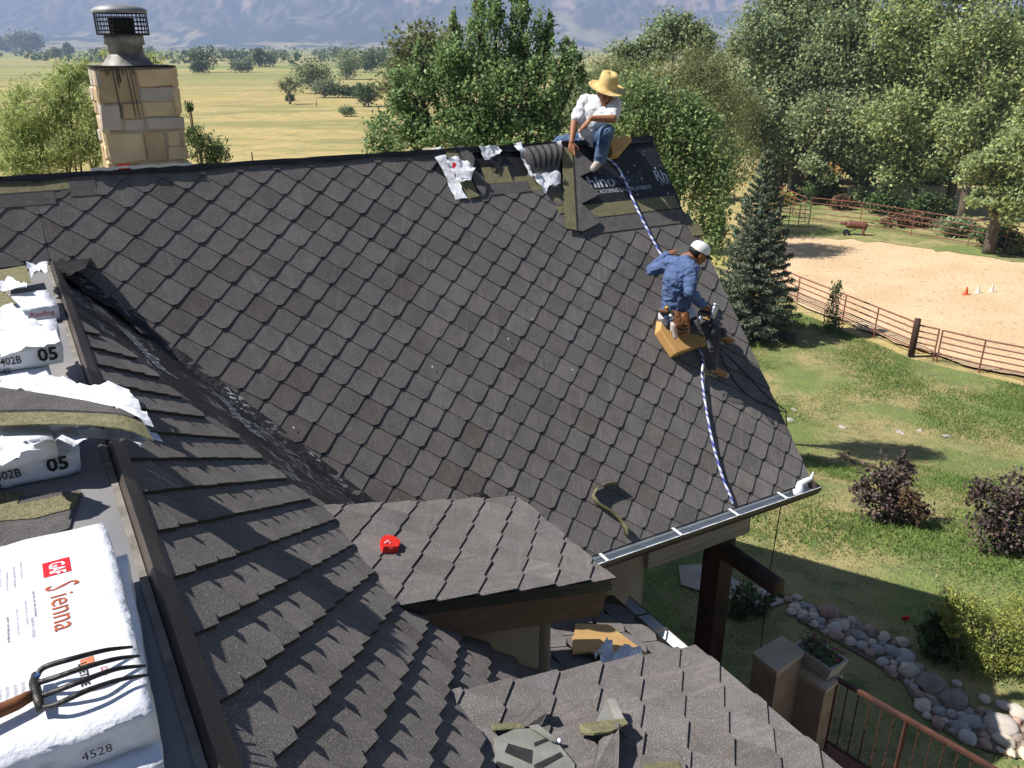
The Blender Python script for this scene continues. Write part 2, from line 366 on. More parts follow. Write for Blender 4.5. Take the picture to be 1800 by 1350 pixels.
OLIVE = mat('olive_granules', lin('75725a'), lin('8b8769'), 25, .95, .6, 230, c3=lin('4d4a36'), s3=190, t3=.52, spec=.1)
GREYG = mat('grey_granules', lin('6c6867'), lin('7e7a78'), 12, .93, .55, 230, c3=lin('555150'), s3=210, t3=.5, spec=.15, drough=1.0)
BLK = mat('asphalt_edge', g3(.018), g3(.035), 30, .85)
BRZ = mat('bronze_metal', lin('4a4340'), lin('554d49'), 3, .42, .06, 30, metal=.2, spec=.5)
FASC = mat('brown_fascia_wood', lin('66503f'), lin('76604f'), 3, .75, .3, 20, stretch=(1, 1, 8))
STUC = mat('tan_stucco', lin('94897c'), lin('a2978a'), 2, .95, .4, 60)
house = thing('house', 'stone and stucco house being re-roofed with dark diamond shingles', 'house', (3.5, 6.5, 0))
# decks ---------------------------------------------------------------
def slab(name, pts, th, n, m, parent): return MB().prism([p - n*th for p in pts], n*th).put(name, m, parent)
vl = Fp(0, 0)   # valley: where near slope and main slope meet
def valley(d):  # c on the near slope where it meets the main slope
    P = Fp(0, d); return -np.dot(P - M0, mn) / np.dot(q2, mn)
def valley_a(d): return (Fp(valley(d), d) - M0) @ r1
vb = lambda d: (Fp(valley(d), d) - M0) @ mup
dE = 3.75
aL, aV = -4.0, valley_a(0)
# valley parameters at main eave
ds = np.linspace(0, 6, 200); dv = ds[np.argmin([abs(vb(x) - EAVE) for x in ds])]; aE = valley_a(dv)
main_roof = slab('main_roof', [M(aL, RIDGE), M(aL, 0), M(aV, 0), M(aE, EAVE), M(RAKE, EAVE), M(RAKE, RIDGE)], .03, mn, DECK, house)
bup = math.cos(SM)*(-q1) + math.sin(SM)*Z; bn = math.sin(SM)*q1 + math.cos(SM)*Z
def K(a, b, h=0.0): return M(a, RIDGE) - bup*b + bn*h   # back slope, b measured down from the ridge
slab('back_roof', [K(aL, .0), K(RAKE, .0), K(RAKE, 4.2), K(aL, 4.2)], .03, bn, GREYG, house)
cEND = -1.2
near_roof = slab('near_roof', [Fp(cEND, 0), Fp(valley(0), 0), Fp(valley(dE), dE), Fp(cEND, dE)], .03, fn, DECK, house)
# flat roof with its membrane
MEMB = mat('grey_roof_membrane', lin('717175'), lin('858385'), 1.3, .75, .12, 5, c3=lin('9c9184'), s3=1.6, t3=.6, spec=.3)
fl = [F0 + r2*(-4.5) + q2*cEND, F0 + r2*(-.005) + q2*cEND, F0 + r2*(-.005) + q2*valley(0), F0 + r2*(-4.5) + q2*(valley(0) - .08)]
flat_roof = MB().prism([p - Z*.25 for p in fl], Z*.25).put('flat_roof', MEMB, house)
# shingle tabs ----------------------------------------------------------
SW, SE = .329, .137
TC = .027
OUT = [(-TC, 0), (TC, 0), (SW/2-.002, SE*.985), (SW/2-.002, SE*1.3), (.05, 2*SE+.02), (-.05, 2*SE+.02), (-SW/2+.002, SE*1.3), (-SW/2+.002, SE*.985)]
HB = .0125; TH = .0062
def tab_h(y): return HB * (1 - y/(2*SE)) + .004
OUTN = [(x*1.0 if abs(x) > .1 else (x/TC*.036 if y < .001 else x), y) for x, y in OUT]   # near slope: wider tips
def clip(poly, planes):
    for (nx_, ny_, c_) in planes:          # keep nx*x + ny*y <= c
        out = []
        for i in range(len(poly)):
            a, b = poly[i], poly[(i+1) % len(poly)]; da = nx_*a[0]+ny_*a[1]-c_; db = nx_*b[0]+ny_*b[1]-c_
            if da <= 0: out.append(a)
            if (da < 0) != (db < 0):
                t = da/(da-db) if da != db else 0; out.append((a[0]+(b[0]-a[0])*t, a[1]+(b[1]-a[1])*t))
        poly = out
        if len(poly) < 3: return []
    return poly
def tab_geo(poly, lift=0.0, hk=1.0):
    top = [(x, y, tab_h(y)*hk + lift*(1 - y/(2*SE))**2) for x, y in poly]; bot = [(x, y, max(.0006, z - TH*hk)) for x, y, z in top]; n = len(poly)
    k_ = .978 if hk < 1.2 else .966; cx_ = sum(p[0] for p in poly)/n; cy_ = sum(p[1] for p in poly)/n; top = [(cx_ + (x-cx_)*k_, cy_ + (y-cy_)*k_, z) for x, y, z in top]   # cut edges flare a little and show their asphalt
    return top + bot, [tuple(range(n)), tuple(range(n, 2*n))[::-1]] + [(i, n+i, n+(i+1) % n, (i+1) % n) for i in range(n)]
def area2(p): return .5*abs(sum(p[i][0]*p[(i+1) % len(p)][1] - p[(i+1) % len(p)][0]*p[i][1] for i in range(len(p))))
rngS = random.Random(4)
def rtone():
    k = rngS.gauss(1.0, .07); w = rngS.gauss(0.004, .009)
    if rngS.random() < .05: k *= .84; w += .03
    return (k*(1+w), k, k*(1-w), 1)
TABS = []   # (pixel area, matrix, polygon, tone, parent, interior?)
def tabs(parent, O, ex, up, n, planes, tip, rows, cols, skip=None, stretchx=1.0):
    """fill a slope with diamond tabs, tips on a lattice through `tip` (x, y up)"""
    for j in range(rows[0], rows[1]):
        y = tip[1] + j*SE
        for i in range(cols[0], cols[1]):
            x = tip[0] + (i + .5*(j % 2))*SW
            if skip and skip(x, y): continue
            jx, jy, jr = rngS.gauss(0, .0012), rngS.gauss(0, .0015), rngS.gauss(0, .004)
            lp = [(nx_, ny_, c_ - nx_*(x+jx) - ny_*(y+jy)) for nx_, ny_, c_ in planes]
            base_ = OUTN if parent is near_roof else OUT; pl = clip(base_, lp)
            if len(pl) < 3 or area2(pl) < .002: continue
            ex2 = ex*math.cos(jr) + up*math.sin(jr); up2 = np.cross(n, ex2)
            org = O + ex*(x+jx) + up*(y+jy)
            c = org + up*SE
            if dep(c) < .3: continue
            u, v = proj(c)
            pts = [proj(org + ex*a_ + up*b_) for a_, b_ in ((0, 0), (SW/2, SE), (0, 2*SE), (-SW/2, SE))]
            ar = area2(pts) if (-60 < u < 1860 and -60 < v < 1420) else 0
            lift = abs(rngS.gauss(0, .0025)) if rngS.random() < .8 else rngS.uniform(.002, .006)
            TABS.append((ar, org, ex2, up2, n, pl, rtone(), parent, pl == base_, lift, 2.9 if parent is near_roof else (1.0 if parent is main_roof else 1.5)))
# main slope: bounded by eave, ridge, valley and rake
vdir = np.array([aE - aV, EAVE]); vno = np.array([vdir[1], -vdir[0]]); vno = vno/np.linalg.norm(vno)   # points left / down
if vno[0] > 0: vno = -vno
VOFF = .03
mtip = Muv(642.7, 492.3)
def mskip(a, b):
    if b + 1.2*SE > RIDGE + .12: return True
    if a > 4.86 and b > -.40 + .0*a: return True
    if 3.92 < a <= 4.86 and b > .30: return True
    if 3.45 < a <= 3.92 and b > .42: return True
    if a < .15 and b > .62 - (.16 if a < -.1 else 0): return True
    return False
pl_valley = [(vno[0], vno[1], np.dot(vno, (aV, 0)) - VOFF), (0, -1, 3.475), (0, 1, RIDGE - .01), (1, 0, RAKE + .06)]
tabs(main_roof, M0, r1, mup, mn, pl_valley + [(-1, 0, -(aV + .0))], mtip, (-32, 12), (-20, 24), mskip)
tabs(main_roof, M0, r1, mup, mn, [(0, -1, -.012), (0, 1, RIDGE - .01), (1, 0, aV), (-1, 0, 2.5)], mtip, (-4, 12), (-24, 6), mskip)
# near slope: rows run along q2; the strip next to the valley stays bare
def vline():
    p0 = np.array([valley(0), 0.]); p1 = np.array([valley(3.), -3.]); d = p1 - p0; n = np.array([-d[1], d[0]]); n = n/np.linalg.norm(n)
    if n[0] < 0: n = -n
    return n, np.dot(n, p0)
vn_, vc_ = vline()
ftip = Fuv(560, 1230); ftip = (ftip[0], -ftip[1])
tabs(near_roof, F0, q2, -fdn, fn, [(vn_[0], vn_[1], vc_ - .3), (0, 1, -.05), (0, -1, dE + .03)], ftip, (-24, 24), (-40, 30), lambda x, y: y > -.05 or x < -.6 or np.dot(vn_, (x, y)) > vc_ - 1.22 - .5*max(0, 3.9 - x)*.3 + .12*math.sin(y*9))
# dormers ------------------------------------------------------------------
TD_ = rad(14)
ddn = math.cos(TD_)*r2 - math.sin(TD_)*Z; dn_ = math.sin(TD_)*r2 + math.cos(TD_)*Z
PORCH_Z = 3.35
def dormer(up_px, c0, c1, dlow, tip_px, nm):
    cU_, dU = Fuv(*up_px)                      # where its upper edge leaves the near slope
    O = Fp(0, dU) + fn*.03
    def D(c, d, h=0.0): return O + q2*c + ddn*d + dn_*h
    dm = part('dormer', house, O + q2*(c0+c1)/2)
    deck = MB().prism([D(c0, -.06, -.03), D(c1, -.06, -.03), D(c1, dlow-.03, -.03), D(c0, dlow-.03, -.03)], dn_*.03).put('roof_deck', DECK, dm)
    P = hit(*tip_px, O, dn_) - O
    tabs(dm, O, q2, -ddn, dn_, [(0, 1, .06), (0, -1, dlow), (1, 0, c1 + .01), (-1, 0, -c0 + .01)], (P @ q2, -(P @ ddn)), (-26, 26), (-30, 30))
    # black drip edge, brown rake board, cheek walls and front wall
    for c, s in ((c0, 1), (c1, -1)):
        inn = q2*s
        b = MB().prism([D(c, .0, -.033), D(c, dlow-.01, -.033), D(c, dlow-.01, -.075), D(c, .0, -.075)], inn*.02); b.put('drip_edge', DECK, dm)
        b = MB().prism([D(c, .10, -.07), D(c, dlow-.05, -.07), D(c, dlow-.05, -.27), D(c, .10, -.27)], inn*.03)
        b.v = [tuple(np.array(p) + inn*.012) for p in b.v]; b.put('rake_board', FASC, dm)
        w = c + .17*s
        e = D(w, dlow - .38, -.04)
        pts = [D(w, .06, -.05), e, np.array([e[0], e[1], PORCH_Z - .3]), None]
        # foot of the wall: follow the near slope down
        P0 = Fp(0, dU); ft = [np.array(pts[0]) - Z*.1]
        rr = (e - F0) @ r2; dd = rr / math.cos(SF); low = Fp((e - F0) @ q2, dd, -.02)
        MB().prism([pts[0], e, low, pts[0] - Z*.12], inn*.1).put('cheek_wall', STUC, dm)
        fl_ = [Fp(w, dU + .35, .012) - inn*.03, Fp(w, dd, .012) - inn*.03]
        MB().prism([fl_[0], fl_[1], fl_[1] - inn*.07 + fn*.0, fl_[0] - inn*.07], fn*.012).put('step_flashing', DECK, dm)
    e0, e1 = D(c0 + .17, dlow-.38, -.05), D(c1 - .17, dlow-.38, -.05)
    MB().prism([e0 + r2*.003, e1 + r2*.003, e1*[1, 1, 0] + Z*3.0 + r2*.003, e0*[1, 1, 0] + Z*3.0 + r2*.003], -r2*.09).put('front_wall', STUC, dm)
    MB().prism([D(c0+.02, dlow-.02, -.05), D(c1-.02, dlow-.02, -.05), D(c1-.02, dlow-.02, -.24), D(c0+.02, dlow-.02, -.24)], -r2*.03).put('front_fascia', FASC, dm)
    return dm, D
def dfit(up_px, ur, lr):
    _, dU = Fuv(*up_px); O = Fp(0, dU) + fn*.03
    g = lambda p: (lambda P: (P @ q2, P @ ddn))(hit(*p, O, dn_) - O)
    return g(ur), g(lr)
d1, D1 = dormer((690, 1065), 3.50, 4.70, 1.53, (705, 1033), 'a')
d2, D2 = dormer((785, 1225), 1.42, 2.66, 1.54, (970, 1228), 'b')
# emit the tabs: the 300 that show largest are parts of their own, the rest one field
TABS.sort(key=lambda t: -t[0])
def edged(me, tops=None):
    me.materials.append(BLK); n = len(me.polygons); me.polygons.foreach_set('material_index', [0 if i < 2 else 1 for i in range(n)] if tops is None else tops)
sh_me = []
for k in range(36):
    g = tab_geo(OUTN if 12 <= k < 24 else OUT, .0005 + .0006*(k % 12), (1.0, 2.9, 1.5)[k//12])
    me = bpy.data.meshes.new('shingle_tab'); me.from_pydata(*[g[0], [], g[1]]); me.materials.append(SHG); edged(me)
    ca = me.color_attributes.new('tone', 'FLOAT_COLOR', 'POINT'); c = rtone(); ca.data.foreach_set('color', list(c)*len(g[0])); sh_me.append(me)
def fm(org, ex, up, n):
    m = Matrix(((ex[0], up[0], n[0], org[0]), (ex[1], up[1], n[1], org[1]), (ex[2], up[2], n[2], org[2]), (0, 0, 0, 1))); return m
for k, (ar, org, ex, up, n, pl, tn, par, full, lift, hk) in enumerate(TABS[:300]):
    if full: me = sh_me[rngS.randrange(12) + (12 if hk > 2 else 24 if hk > 1.2 else 0)]
    else:
        g = tab_geo(pl, lift, hk); me = bpy.data.meshes.new('shingle_cut'); me.from_pydata(g[0], [], g[1]); me.materials.append(SHG); edged(me)
        ca = me.color_attributes.new('tone', 'FLOAT_COLOR', 'POINT'); ca.data.foreach_set('color', list(tn)*len(g[0]))
    o = bpy.data.objects.new('shingle', me); COL.objects.link(o); o.parent = par
    o.matrix_basis = fm(org - ORG[par], ex, up, n)
fv, ff, ft, fi = [], [], [], []
for (ar, org, ex, up, n, pl, tn, par, full, lift, hk) in TABS[300:]:
    g = tab_geo(pl, lift, hk); b = len(fv)
    fv += [org + ex*x + up*y + n*z for x, y, z in g[0]]; ff += [tuple(i+b for i in q) for q in g[1]]; ft += [tn]*len(g[0]); fi += [0, 0] + [1]*(len(g[1])-2)
fo = mk('shingle_field', fv, ff, SHG, house, False, 'stuff', tone=ft); edged(fo.data, fi)
# ------------------------------------------------------------------ underlayment, strips and laps on the main slope
WPRINT_ = None
WPRINT = mat('white_print', lin('aeb4bd'), rough=.6)
GPRINT = mat('faded_print', lin('4a4f58'), rough=.6)
WRAP = mat('white_plastic_wrap', lin('d6d9e2'), lin('e8eaf0'), 8, .32, .9, 26, spec=.5)
RED = mat('red_plastic', lin('c8281f'), lin('d8332a'), 10, .4)
def mplate(name, pts, h0, th, m, parent): return MB().prism([M(a, b, h0) for a, b in pts], mn*th).put(name, m, parent)
ua0, ua1 = 4.80, RAKE + .015
mplate('underlayment', [(3.4, RIDGE-.004), (3.4, .1), (4.7, .1), (4.75, -.05), (ua1, -.05), (ua1, RIDGE-.004)], .0005, .002, DECK, main_roof)
# lap lines of print on the sheet
for (u0, v0, u1, v1) in ((1062, 362, 1190, 344), (1062, 359, 1190, 341), (1115, 251, 1148, 250), (1116, 254, 1146, 253), (1105, 247, 1140, 246)):
    A_, B_ = np.array(Muv(u0, v0)), np.array(Muv(u1, v1)); dd = (B_-A_)/np.linalg.norm(B_-A_); pp = np.array([-dd[1], dd[0]])*.004
    mplate('print_line', [tuple(A_-pp), tuple(B_-pp), tuple(B_+pp), tuple(A_+pp)], .003, .0008, GPRINT, main_roof)
def mtext(s, u, v, h, m, bold=0.0, sx=1.0, rot=-.0):
    a, b = Muv(u, v); return text('lettering', s, M(a, b), r1*math.cos(rot)+mup*math.sin(rot), mup*math.cos(rot)-r1*math.sin(rot), h, m, main_roof, .0045, sx, bold)
mtext('rhino', 1026, 332, .145, WPRINT, .018, .98)
mtext('Roof', 1071, 327, .185, GPRINT, 0, .98)
mtext('SYNTHETIC ROOFING UNDERLAYMENT', 1013, 345, .05, WPRINT, .008, .80)
mtext('Rh', 1154, 318, .14, WPRINT, .02, .8)
mtext('SYNT', 1162, 325, .05, WPRINT, .004, .8)
rs = random.Random(9)
for k in range(26):   # nail caps and small print on the sheet
    u, v = rs.uniform(1050, 1190), rs.uniform(255, 352); a, b = Muv(u, v)
    if a > RAKE - .05 or a < 4.95 or b > RIDGE - .05: continue
    MB().lathe(M(a, b, .003), [(.0, .002), (.011, .002), (.012, 0)], 8, r1, mup, mn).put('nail_cap', WPRINT if rs.random() < .5 else GPRINT, main_roof)
# ridge lining: a black strip bent over the ridge
st = MB()
na = 60
for i in range(na + 1):
    a = aL + (RAKE + .02 - aL)*i/na; wv = .012*math.sin(i*1.7) + .008*math.sin(i*3.1); w = .045 + .014*math.sin(i*.9) + (.02 if a > 3.4 else 0)
    st.v += [tuple(M(a, RIDGE - w - wv*.3, .030)), tuple(M(a, RIDGE-.01, .034)), tuple(M(a, RIDGE, .052 + wv*.35)), tuple(K(a, .01, .034)), tuple(K(a, .12, .03))]
for i in range(na):
    for j in range(4): x = i*5 + j; st.f.append((x, x+5, x+6, x+1))
st.put('ridge_lining', DECK, main_roof, True)
def strip(name, a0_, a1_, b0, b1, h, m): return mplate(name, [(a0_, b0), (a1_, b0), (a1_, b1), (a0_, b1)], h, .006, m, main_roof)
# open laps of the last courses: plain grey band, dark bond line, olive headlap
def lap(pu0, pu1, vb_, nm):
    pass
b_ = -.315
for k, (x0, x1) in enumerate(((4.90, 5.52), (5.525, 6.30))):
    strip('grey_lap', x0, x1, b_ - .02, b_ + .155, .012, GREYG); strip('bond_line', x0, x1, b_ + .156, b_ + .172, .0115, BLK); strip('olive_lap', x0, x1, b_ + .173, b_ + .335, .0105, OLIVE)
strip('olive_lap', 6.30, 6.46, -.52, -.36, .014, OLIVE); strip('olive_lap', 6.22, 6.40, -.78, -.70, .013, OLIVE)
strip('olive_lap', 4.03, 4.33, .38, .58, .0105, OLIVE); strip('grey_lap', 3.95, 4.5, .25, .375, .012, GREYG); strip('olive_lap', 4.37, 4.72, .26, .44, .009, OLIVE)
strip('olive_lap', 4.72, 4.95, -.05, .2, .009, OLIVE)
strip('grey_lap', -2.5, .12, .545, .66, .012, GREYG); strip('bond_line', -2.5, .16, .661, .676, .0115, BLK); strip('olive_lap', -2.5, .24, .677, .78, .0105, OLIVE)
strip('grey_lap', .24, .44, .60, .79, .012, GREYG)
# ------------------------------------------------------------------ valley lining on the near slope, with scuffs and torn felt edges
def val_mat():
    m = bpy.data.materials.new('scuffed_valley_felt'); m.use_nodes = True; n = m.node_tree.nodes; L = m.node_tree.links; b = n['Principled BSDF']
    b.inputs['Roughness'].default_value = .5
    tc = n.new('ShaderNodeTexCoord'); mp = n.new('ShaderNodeMapping'); mp.inputs['Rotation'].default_value = (0, 0, rad(20)); mp.inputs['Scale'].default_value = (16, 55, 16); L.new(tc.outputs['Object'], mp.inputs[0])
    t = n.new('ShaderNodeTexNoise'); t.inputs['Scale'].default_value = 1; t.inputs['Detail'].default_value = 6; L.new(mp.outputs[0], t.inputs['Vector'])
    t2 = n.new('ShaderNodeTexNoise'); t2.inputs['Scale'].default_value = 3.2; t2.inputs['Detail'].default_value = 3; L.new(tc.outputs['Object'], t2.inputs['Vector'])
    r = n.new('ShaderNodeValToRGB'); r.color_ramp.elements[0].position = .54; r.color_ramp.elements[1].position = .64; L.new(t.outputs['Fac'], r.inputs[0])
    r2_ = n.new('ShaderNodeValToRGB'); r2_.color_ramp.elements[0].position = .47; r2_.color_ramp.elements[1].position = .57; L.new(t2.outputs['Fac'], r2_.inputs[0])
    mu = n.new('ShaderNodeMath'); mu.operation = 'MULTIPLY'; L.new(r.outputs[0], mu.inputs[0]); L.new(r2_.outputs[0], mu.inputs[1])
    mx = n.new('ShaderNodeMixRGB'); L.new(mu.outputs[0], mx.inputs[0]); mx.inputs[1].default_value = g3(.014, .0145, .016); mx.inputs[2].default_value = lin('b4b7bf'); L.new(mx.outputs[0], b.inputs['Base Color'])
    t3 = n.new('ShaderNodeTexNoise'); t3.inputs['Scale'].default_value = 20; L.new(tc.outputs['Object'], t3.inputs['Vector'])
    bp = n.new('ShaderNodeBump'); bp.inputs['Strength'].default_value = .5; bp.inputs['Distance'].default_value = .02; L.new(t3.outputs['Fac'], bp.inputs['Height']); L.new(bp.outputs[0], b.inputs['Normal'])
    return m
VAL = val_mat()
nn_, mm_ = 60, 24
vv, vf = [], []
for i in range(nn_ + 1):
    d = .03 + (dE - .05)*i/nn_
    for j in range(mm_ + 1):
        t = j/mm_; c = valley(d) - 1.75 + 1.75*t
        h = .0035 + .012*max(0, t-.45)*(noise.noise(Vector((c*4, d*5, 1))) + .4) * (1 if 0 < j < mm_ else .3) + .012*max(0, t-.8)*5
        vv.append(Fp(c + .02*noise.noise(Vector((d*7, 3, j*.1))), d, h))
for i in range(nn_):
    for j in range(mm_): x = i*(mm_+1)+j; vf.append((x, x+mm_+1, x+mm_+2, x+1))
mk('valley_lining', vv, vf, VAL, near_roof, True)
# print on the lining, half worn away
for (u0, v0, u1, v1, tx, hh) in ((200, 572, 292, 668, 'rhinoRoof', .20), (228, 568, 300, 640, 'SYNTHETIC ROOFING', .06), (372, 690, 452, 778, 'rhinoRoof', .18), (392, 694, 455, 765, 'SYNTHETIC ROOFING', .06), (455, 812, 520, 884, 'rhinoRoof', .16)):
    A_, B_ = np.array(Fuv(u0, v0)), np.array(Fuv(u1, v1)); P_, Q_ = Fp(A_[0], A_[1], .012), Fp(B_[0], B_[1], .012); xd_ = nrm(Q_ - P_); text('lettering', tx, P_, xd_, np.cross(fn, xd_), hh, WPRINT if hh > .1 else GPRINT, near_roof, .004, np.linalg.norm(Q_-P_)/(hh/.7*len(tx)*.56), -.004)
# the bent-up edge of that lining lying against the cut shingles of the main slope
vv, vf = [], []
for i in range(81):
    d = .02 + (dv)*i/80; a = valley_a(d); b = vb(d)
    for j in range(4):
        t = j/3; o = .02 - .11*t + .012*noise.noise(Vector((d*6, j, 2)))
        P = M(a, b) + (vno[0]*r1 + vno[1]*mup)*(o) + mn*(.010 + .008*noise.noise(Vector((d*9, j*2, 7))) + (.006 if j else 0)); vv.append(P)
for i in range(80):
    for j in range(3): x = i*4+j; vf.append((x, x+4, x+5, x+1))
mk('valley_edge', vv, vf, VAL, main_roof, True)
# crumpled scraps of felt at the head of the valley
rs = random.Random(5)
for k in range(5):
    c, d = valley(.2+.12*k) - rs.uniform(.05, .25), .15 + .14*k
    p = [Fp(c + .16*math.cos(t)*rs.uniform(.5, 1), d + .10*math.sin(t)*rs.uniform(.5, 1), .03 + .03*rs.random()) for t in np.linspace(0, 6.28, 8)[:-1]]
    MB().prism(p, fn*.004).put('felt_scrap', DECK, near_roof)
# ------------------------------------------------------------------ metal edge between flat roof and near slope
HE = .046
def edge(cA, cB, dx, nm):
    mb = MB(); n = 14
    for i in range(n + 1):
        c = cA + (cB - cA)*i/n; wob = .004*math.sin(c*5)
        prof = [Fp(c, 0) - r2*.004 + Z*.004, Fp(c, 0) + r2*.006 + Z*(HE-.014), Fp(c, 0) + r2*.014 + Z*(HE + wob), Fp(c, .034 + dx, HE*.9), Fp(c, .056 + dx, HE*.84), Fp(c, .058 + dx, .012)]
        mb.v += [tuple(x) for x in prof]
    k = 6
    for i in range(n):
        for j in range(k-1): x = i*k + j; mb.f.append((x, x+1, x+1+k, x+k))
    o = mb.put('metal_edge', BRZ, house)
    sm = MB()
    for i in range(n):
        c = cA + (cB-cA)*(i+.5)/n
    return o
edge(cEND, 2.02, .004, 'a'); edge(2.0, 3.62, 0, 'b'); edge(3.60, 5.1, .004, 'c'); edge(5.08, valley(0)-.03, 0, 'd')
SEAM = mat('sealant_strip', lin('8d8880'), lin('6a665f'), 9, .8, .4, 40)
MB().prism([Fp(cEND, 0) - r2*.032 + Z*.004, Fp(cEND, 0) - r2*.007 + Z*.004, Fp(valley(0)-.05, 0) - r2*.007 + Z*.004, Fp(valley(0)-.05, 0) - r2*.032 + Z*.004], Z*.006).put('sealant_strip', SEAM, house)
# ------------------------------------------------------------------ eave, gutter, walls and porch of the main house
OFFW = mat('white_gutter_inside', lin('ccd3d9'), lin('e0e4e8'), 5, .5, .1, 12, spec=.5)
gut = part('gutter', house, M(4.9, EAVE) - Z*.1)
GA0, GA1 = 3.0, RAKE + .05
e0 = M(0, EAVE); out = -q1
def G(a, o, z): return e0 + r1*a + out*o + Z*z
prof = [(-.02, .0), (-.02, -.12), (.115, -.12), (.15, -.06), (.15, -.035), (.143, -.035), (.142, -.06), (.11, -.113), (-.013, -.113), (-.013, 0)]
def gutter_run(parent, pt, x0, x1, m_in, m_out):
    mb = MB(); P0 = [pt(x0, o, z) for o, z in prof]; P1 = [pt(x1, o, z) for o, z in prof]; n = len(prof)
    mb.add(P0 + P1, [(i, (i+1) % n, n+(i+1) % n, n+i) for i in range(n)])
    mb.put('trough', m_out, parent)
    q = [pt(x0, -.012, -.112), pt(x0, .108, -.112), pt(x1, .108, -.112), pt(x1, -.012, -.112)]
    MB().prism(q, Z*.002).put('trough_floor', m_in, parent)
gz = lambda a, o, z: G(a, o + .015, z + .005)
gutter_run(gut, gz, GA0, GA1, OFFW, OFFW)
MB().prism([gz(GA0, .152, -.032), gz(GA0, .152, -.064), gz(GA0, .118, -.123), gz(GA0, -.022, -.123), gz(GA0, -.022, -.127), gz(GA0, .121, -.127), gz(GA0, .157, -.066), gz(GA0, .157, -.032)], r1*(GA1-GA0)).put('outer_face', BRZ, gut)
MB().prism([gz(GA1, o, z) for o, z in [(-.02, 0), (-.02, -.124), (.118, -.124), (.153, -.064), (.153, -.03)]], r1*.004).put('end_cap', BRZ, gut)
for a in (3.72, 4.55, 5.25, 5.90): MB().prism([gz(a, -.015, -.028), gz(a+.028, -.015, -.028), gz(a+.028, .15, -.032), gz(a, .15, -.032)], Z*.003).put('gutter_bracket', OFFW, gut)
MB().prism([M(2.6, EAVE - .06, .002), M(RAKE + .03, EAVE - .06, .002), M(RAKE + .03, EAVE + .1, .002), M(2.6, EAVE + .1, .002)], mn*.003).put('eave_flashing', BRZ, gut)
# torn white bag caught in the gutter corner, tied as part of the gutter's clutter
tw = MB()
gp = [gz(6.10 + .25*t, .05 + .03*math.sin(t*9), -.06 + .17*t**2) for t in np.linspace(0, 1, 7)]
tw.tube(gp, [.03, .04, .045, .035, .03, .02, .006], 7)
cr = tw.put('plastic_scrap', WRAP, None, True); tag(cr, 'crumpled white plastic scrap lying in the corner of the gutter', 'plastic scrap')
# fascia, rake board, soffit
fz = M(0, EAVE, -.03)
MB().prism([fz + r1*2.6 + Z*-.03 + out*.0, fz + r1*(RAKE) - Z*.03, fz + r1*RAKE - Z*.24, fz + r1*2.6 - Z*.24], -out*.04).put('eave_fascia', FASC, house)
rk0, rk1 = M(RAKE-.02, EAVE+.02, -.032), M(RAKE-.02, RIDGE, -.032)
MB().prism([rk0, rk1, rk1 - Z*.27, rk0 - Z*.22], -r1*.04).put('rake_board', FASC, house)
kb0, kb1 = K(RAKE-.02, .0, -.032), K(RAKE-.02, 4.15, -.032)
MB().prism([kb0, kb1, kb1 - Z*.22, kb0 - Z*.27], -r1*.04).put('rake_board', FASC, house)
MB().prism([fz + r1*2.6 - Z*.2 - out*.045, fz + r1*(RAKE-.07) - Z*.2 - out*.045, fz + r1*(RAKE-.07) - Z*.2 - out*.5, fz + r1*2.6 - Z*.2 - out*.5], Z*.02).put('soffit', STUC, house)
def Wl(a, o, z): return np.array([*(e0 + r1*a - out*o)[:2], z])
# wall under the eave (in the shade) up to its corner, frieze and weathered beam beyond
EZ = e0[2]
wq = (hit(1128, 1050, Wl(0, .46, 0), q1) - M0) @ r1; WCOR = wq
print('WCOR', WCOR, 'beam end', (hit(1292, 945, Wl(0, .40, 0), q1) - M0) @ r1)
WOOD = mat('weathered_beam', lin('8d8378'), lin('a39a8f'), 3, .85, .4, 14, stretch=(.6, .6, 7))
DARKW = mat('dark_log', lin('49352a'), lin('2d211b'), 2.5, .7, .4, 12, stretch=(3, 3, .6))
MB().prism([Wl(2.0, .46, 0), Wl(WCOR, .46, 0), Wl(WCOR, .46, EZ-.2), Wl(2.0, .46, EZ-.2)], -out*.2).put('eave_wall', STUC, house)
MB().prism([Wl(WCOR-.002, .465, 0), Wl(WCOR-.002, 5.2, 0), Wl(WCOR-.002, 5.2, EZ+2.9), Wl(WCOR-.002, .465+2.95, EZ+2.9), Wl(WCOR-.002, .465, EZ-.1)], -r1*.2).put('end_wall', STUC, house)
MB().prism([Wl(WCOR, .47, EZ-.48), Wl(6.02, .47, EZ-.48), Wl(6.02, .47, EZ-.2), Wl(WCOR, .47, EZ-.2)], -out*.16).put('frieze', STUC, house)
MB().prism([Wl(WCOR+.003, .40, EZ-.78), Wl(6.06, .40, EZ-.78), Wl(6.06, .40, EZ-.485), Wl(WCOR+.003, .40, EZ-.485)], -out*.3).put('porch_beam', WOOD, house)
gb = [Wl(6.0, .5, EZ-.45), Wl(6.0, 5.6, EZ-.45), Wl(6.0, 5.6, EZ-.12), Wl(6.0, 3.06, M(0, RIDGE)[2]-.4), Wl(6.0, .5, EZ-.12)]
MB().prism(gb, -r1*.12).put('gable_wall', STUC, house)
MB().prism([Wl(aL, .5, 0), Wl(2.0, .5, 0), Wl(2.0, .5, 2.9), Wl(aL, .5, 2.9)], -out*.2).put('rear_wall', STUC, house)
PX = (hit(1255, 1060, Wl(0, .42, 0), q1) - M0) @ r1
MB().prism([Wl(PX, .40, 0), Wl(PX+.20, .40, 0), Wl(PX+.20, .66, 0), Wl(PX, .66, 0)], Z*(EZ - .79)).put('porch_post', DARKW, house)
lp = Wl(PX + .10, .30, EZ - .93)
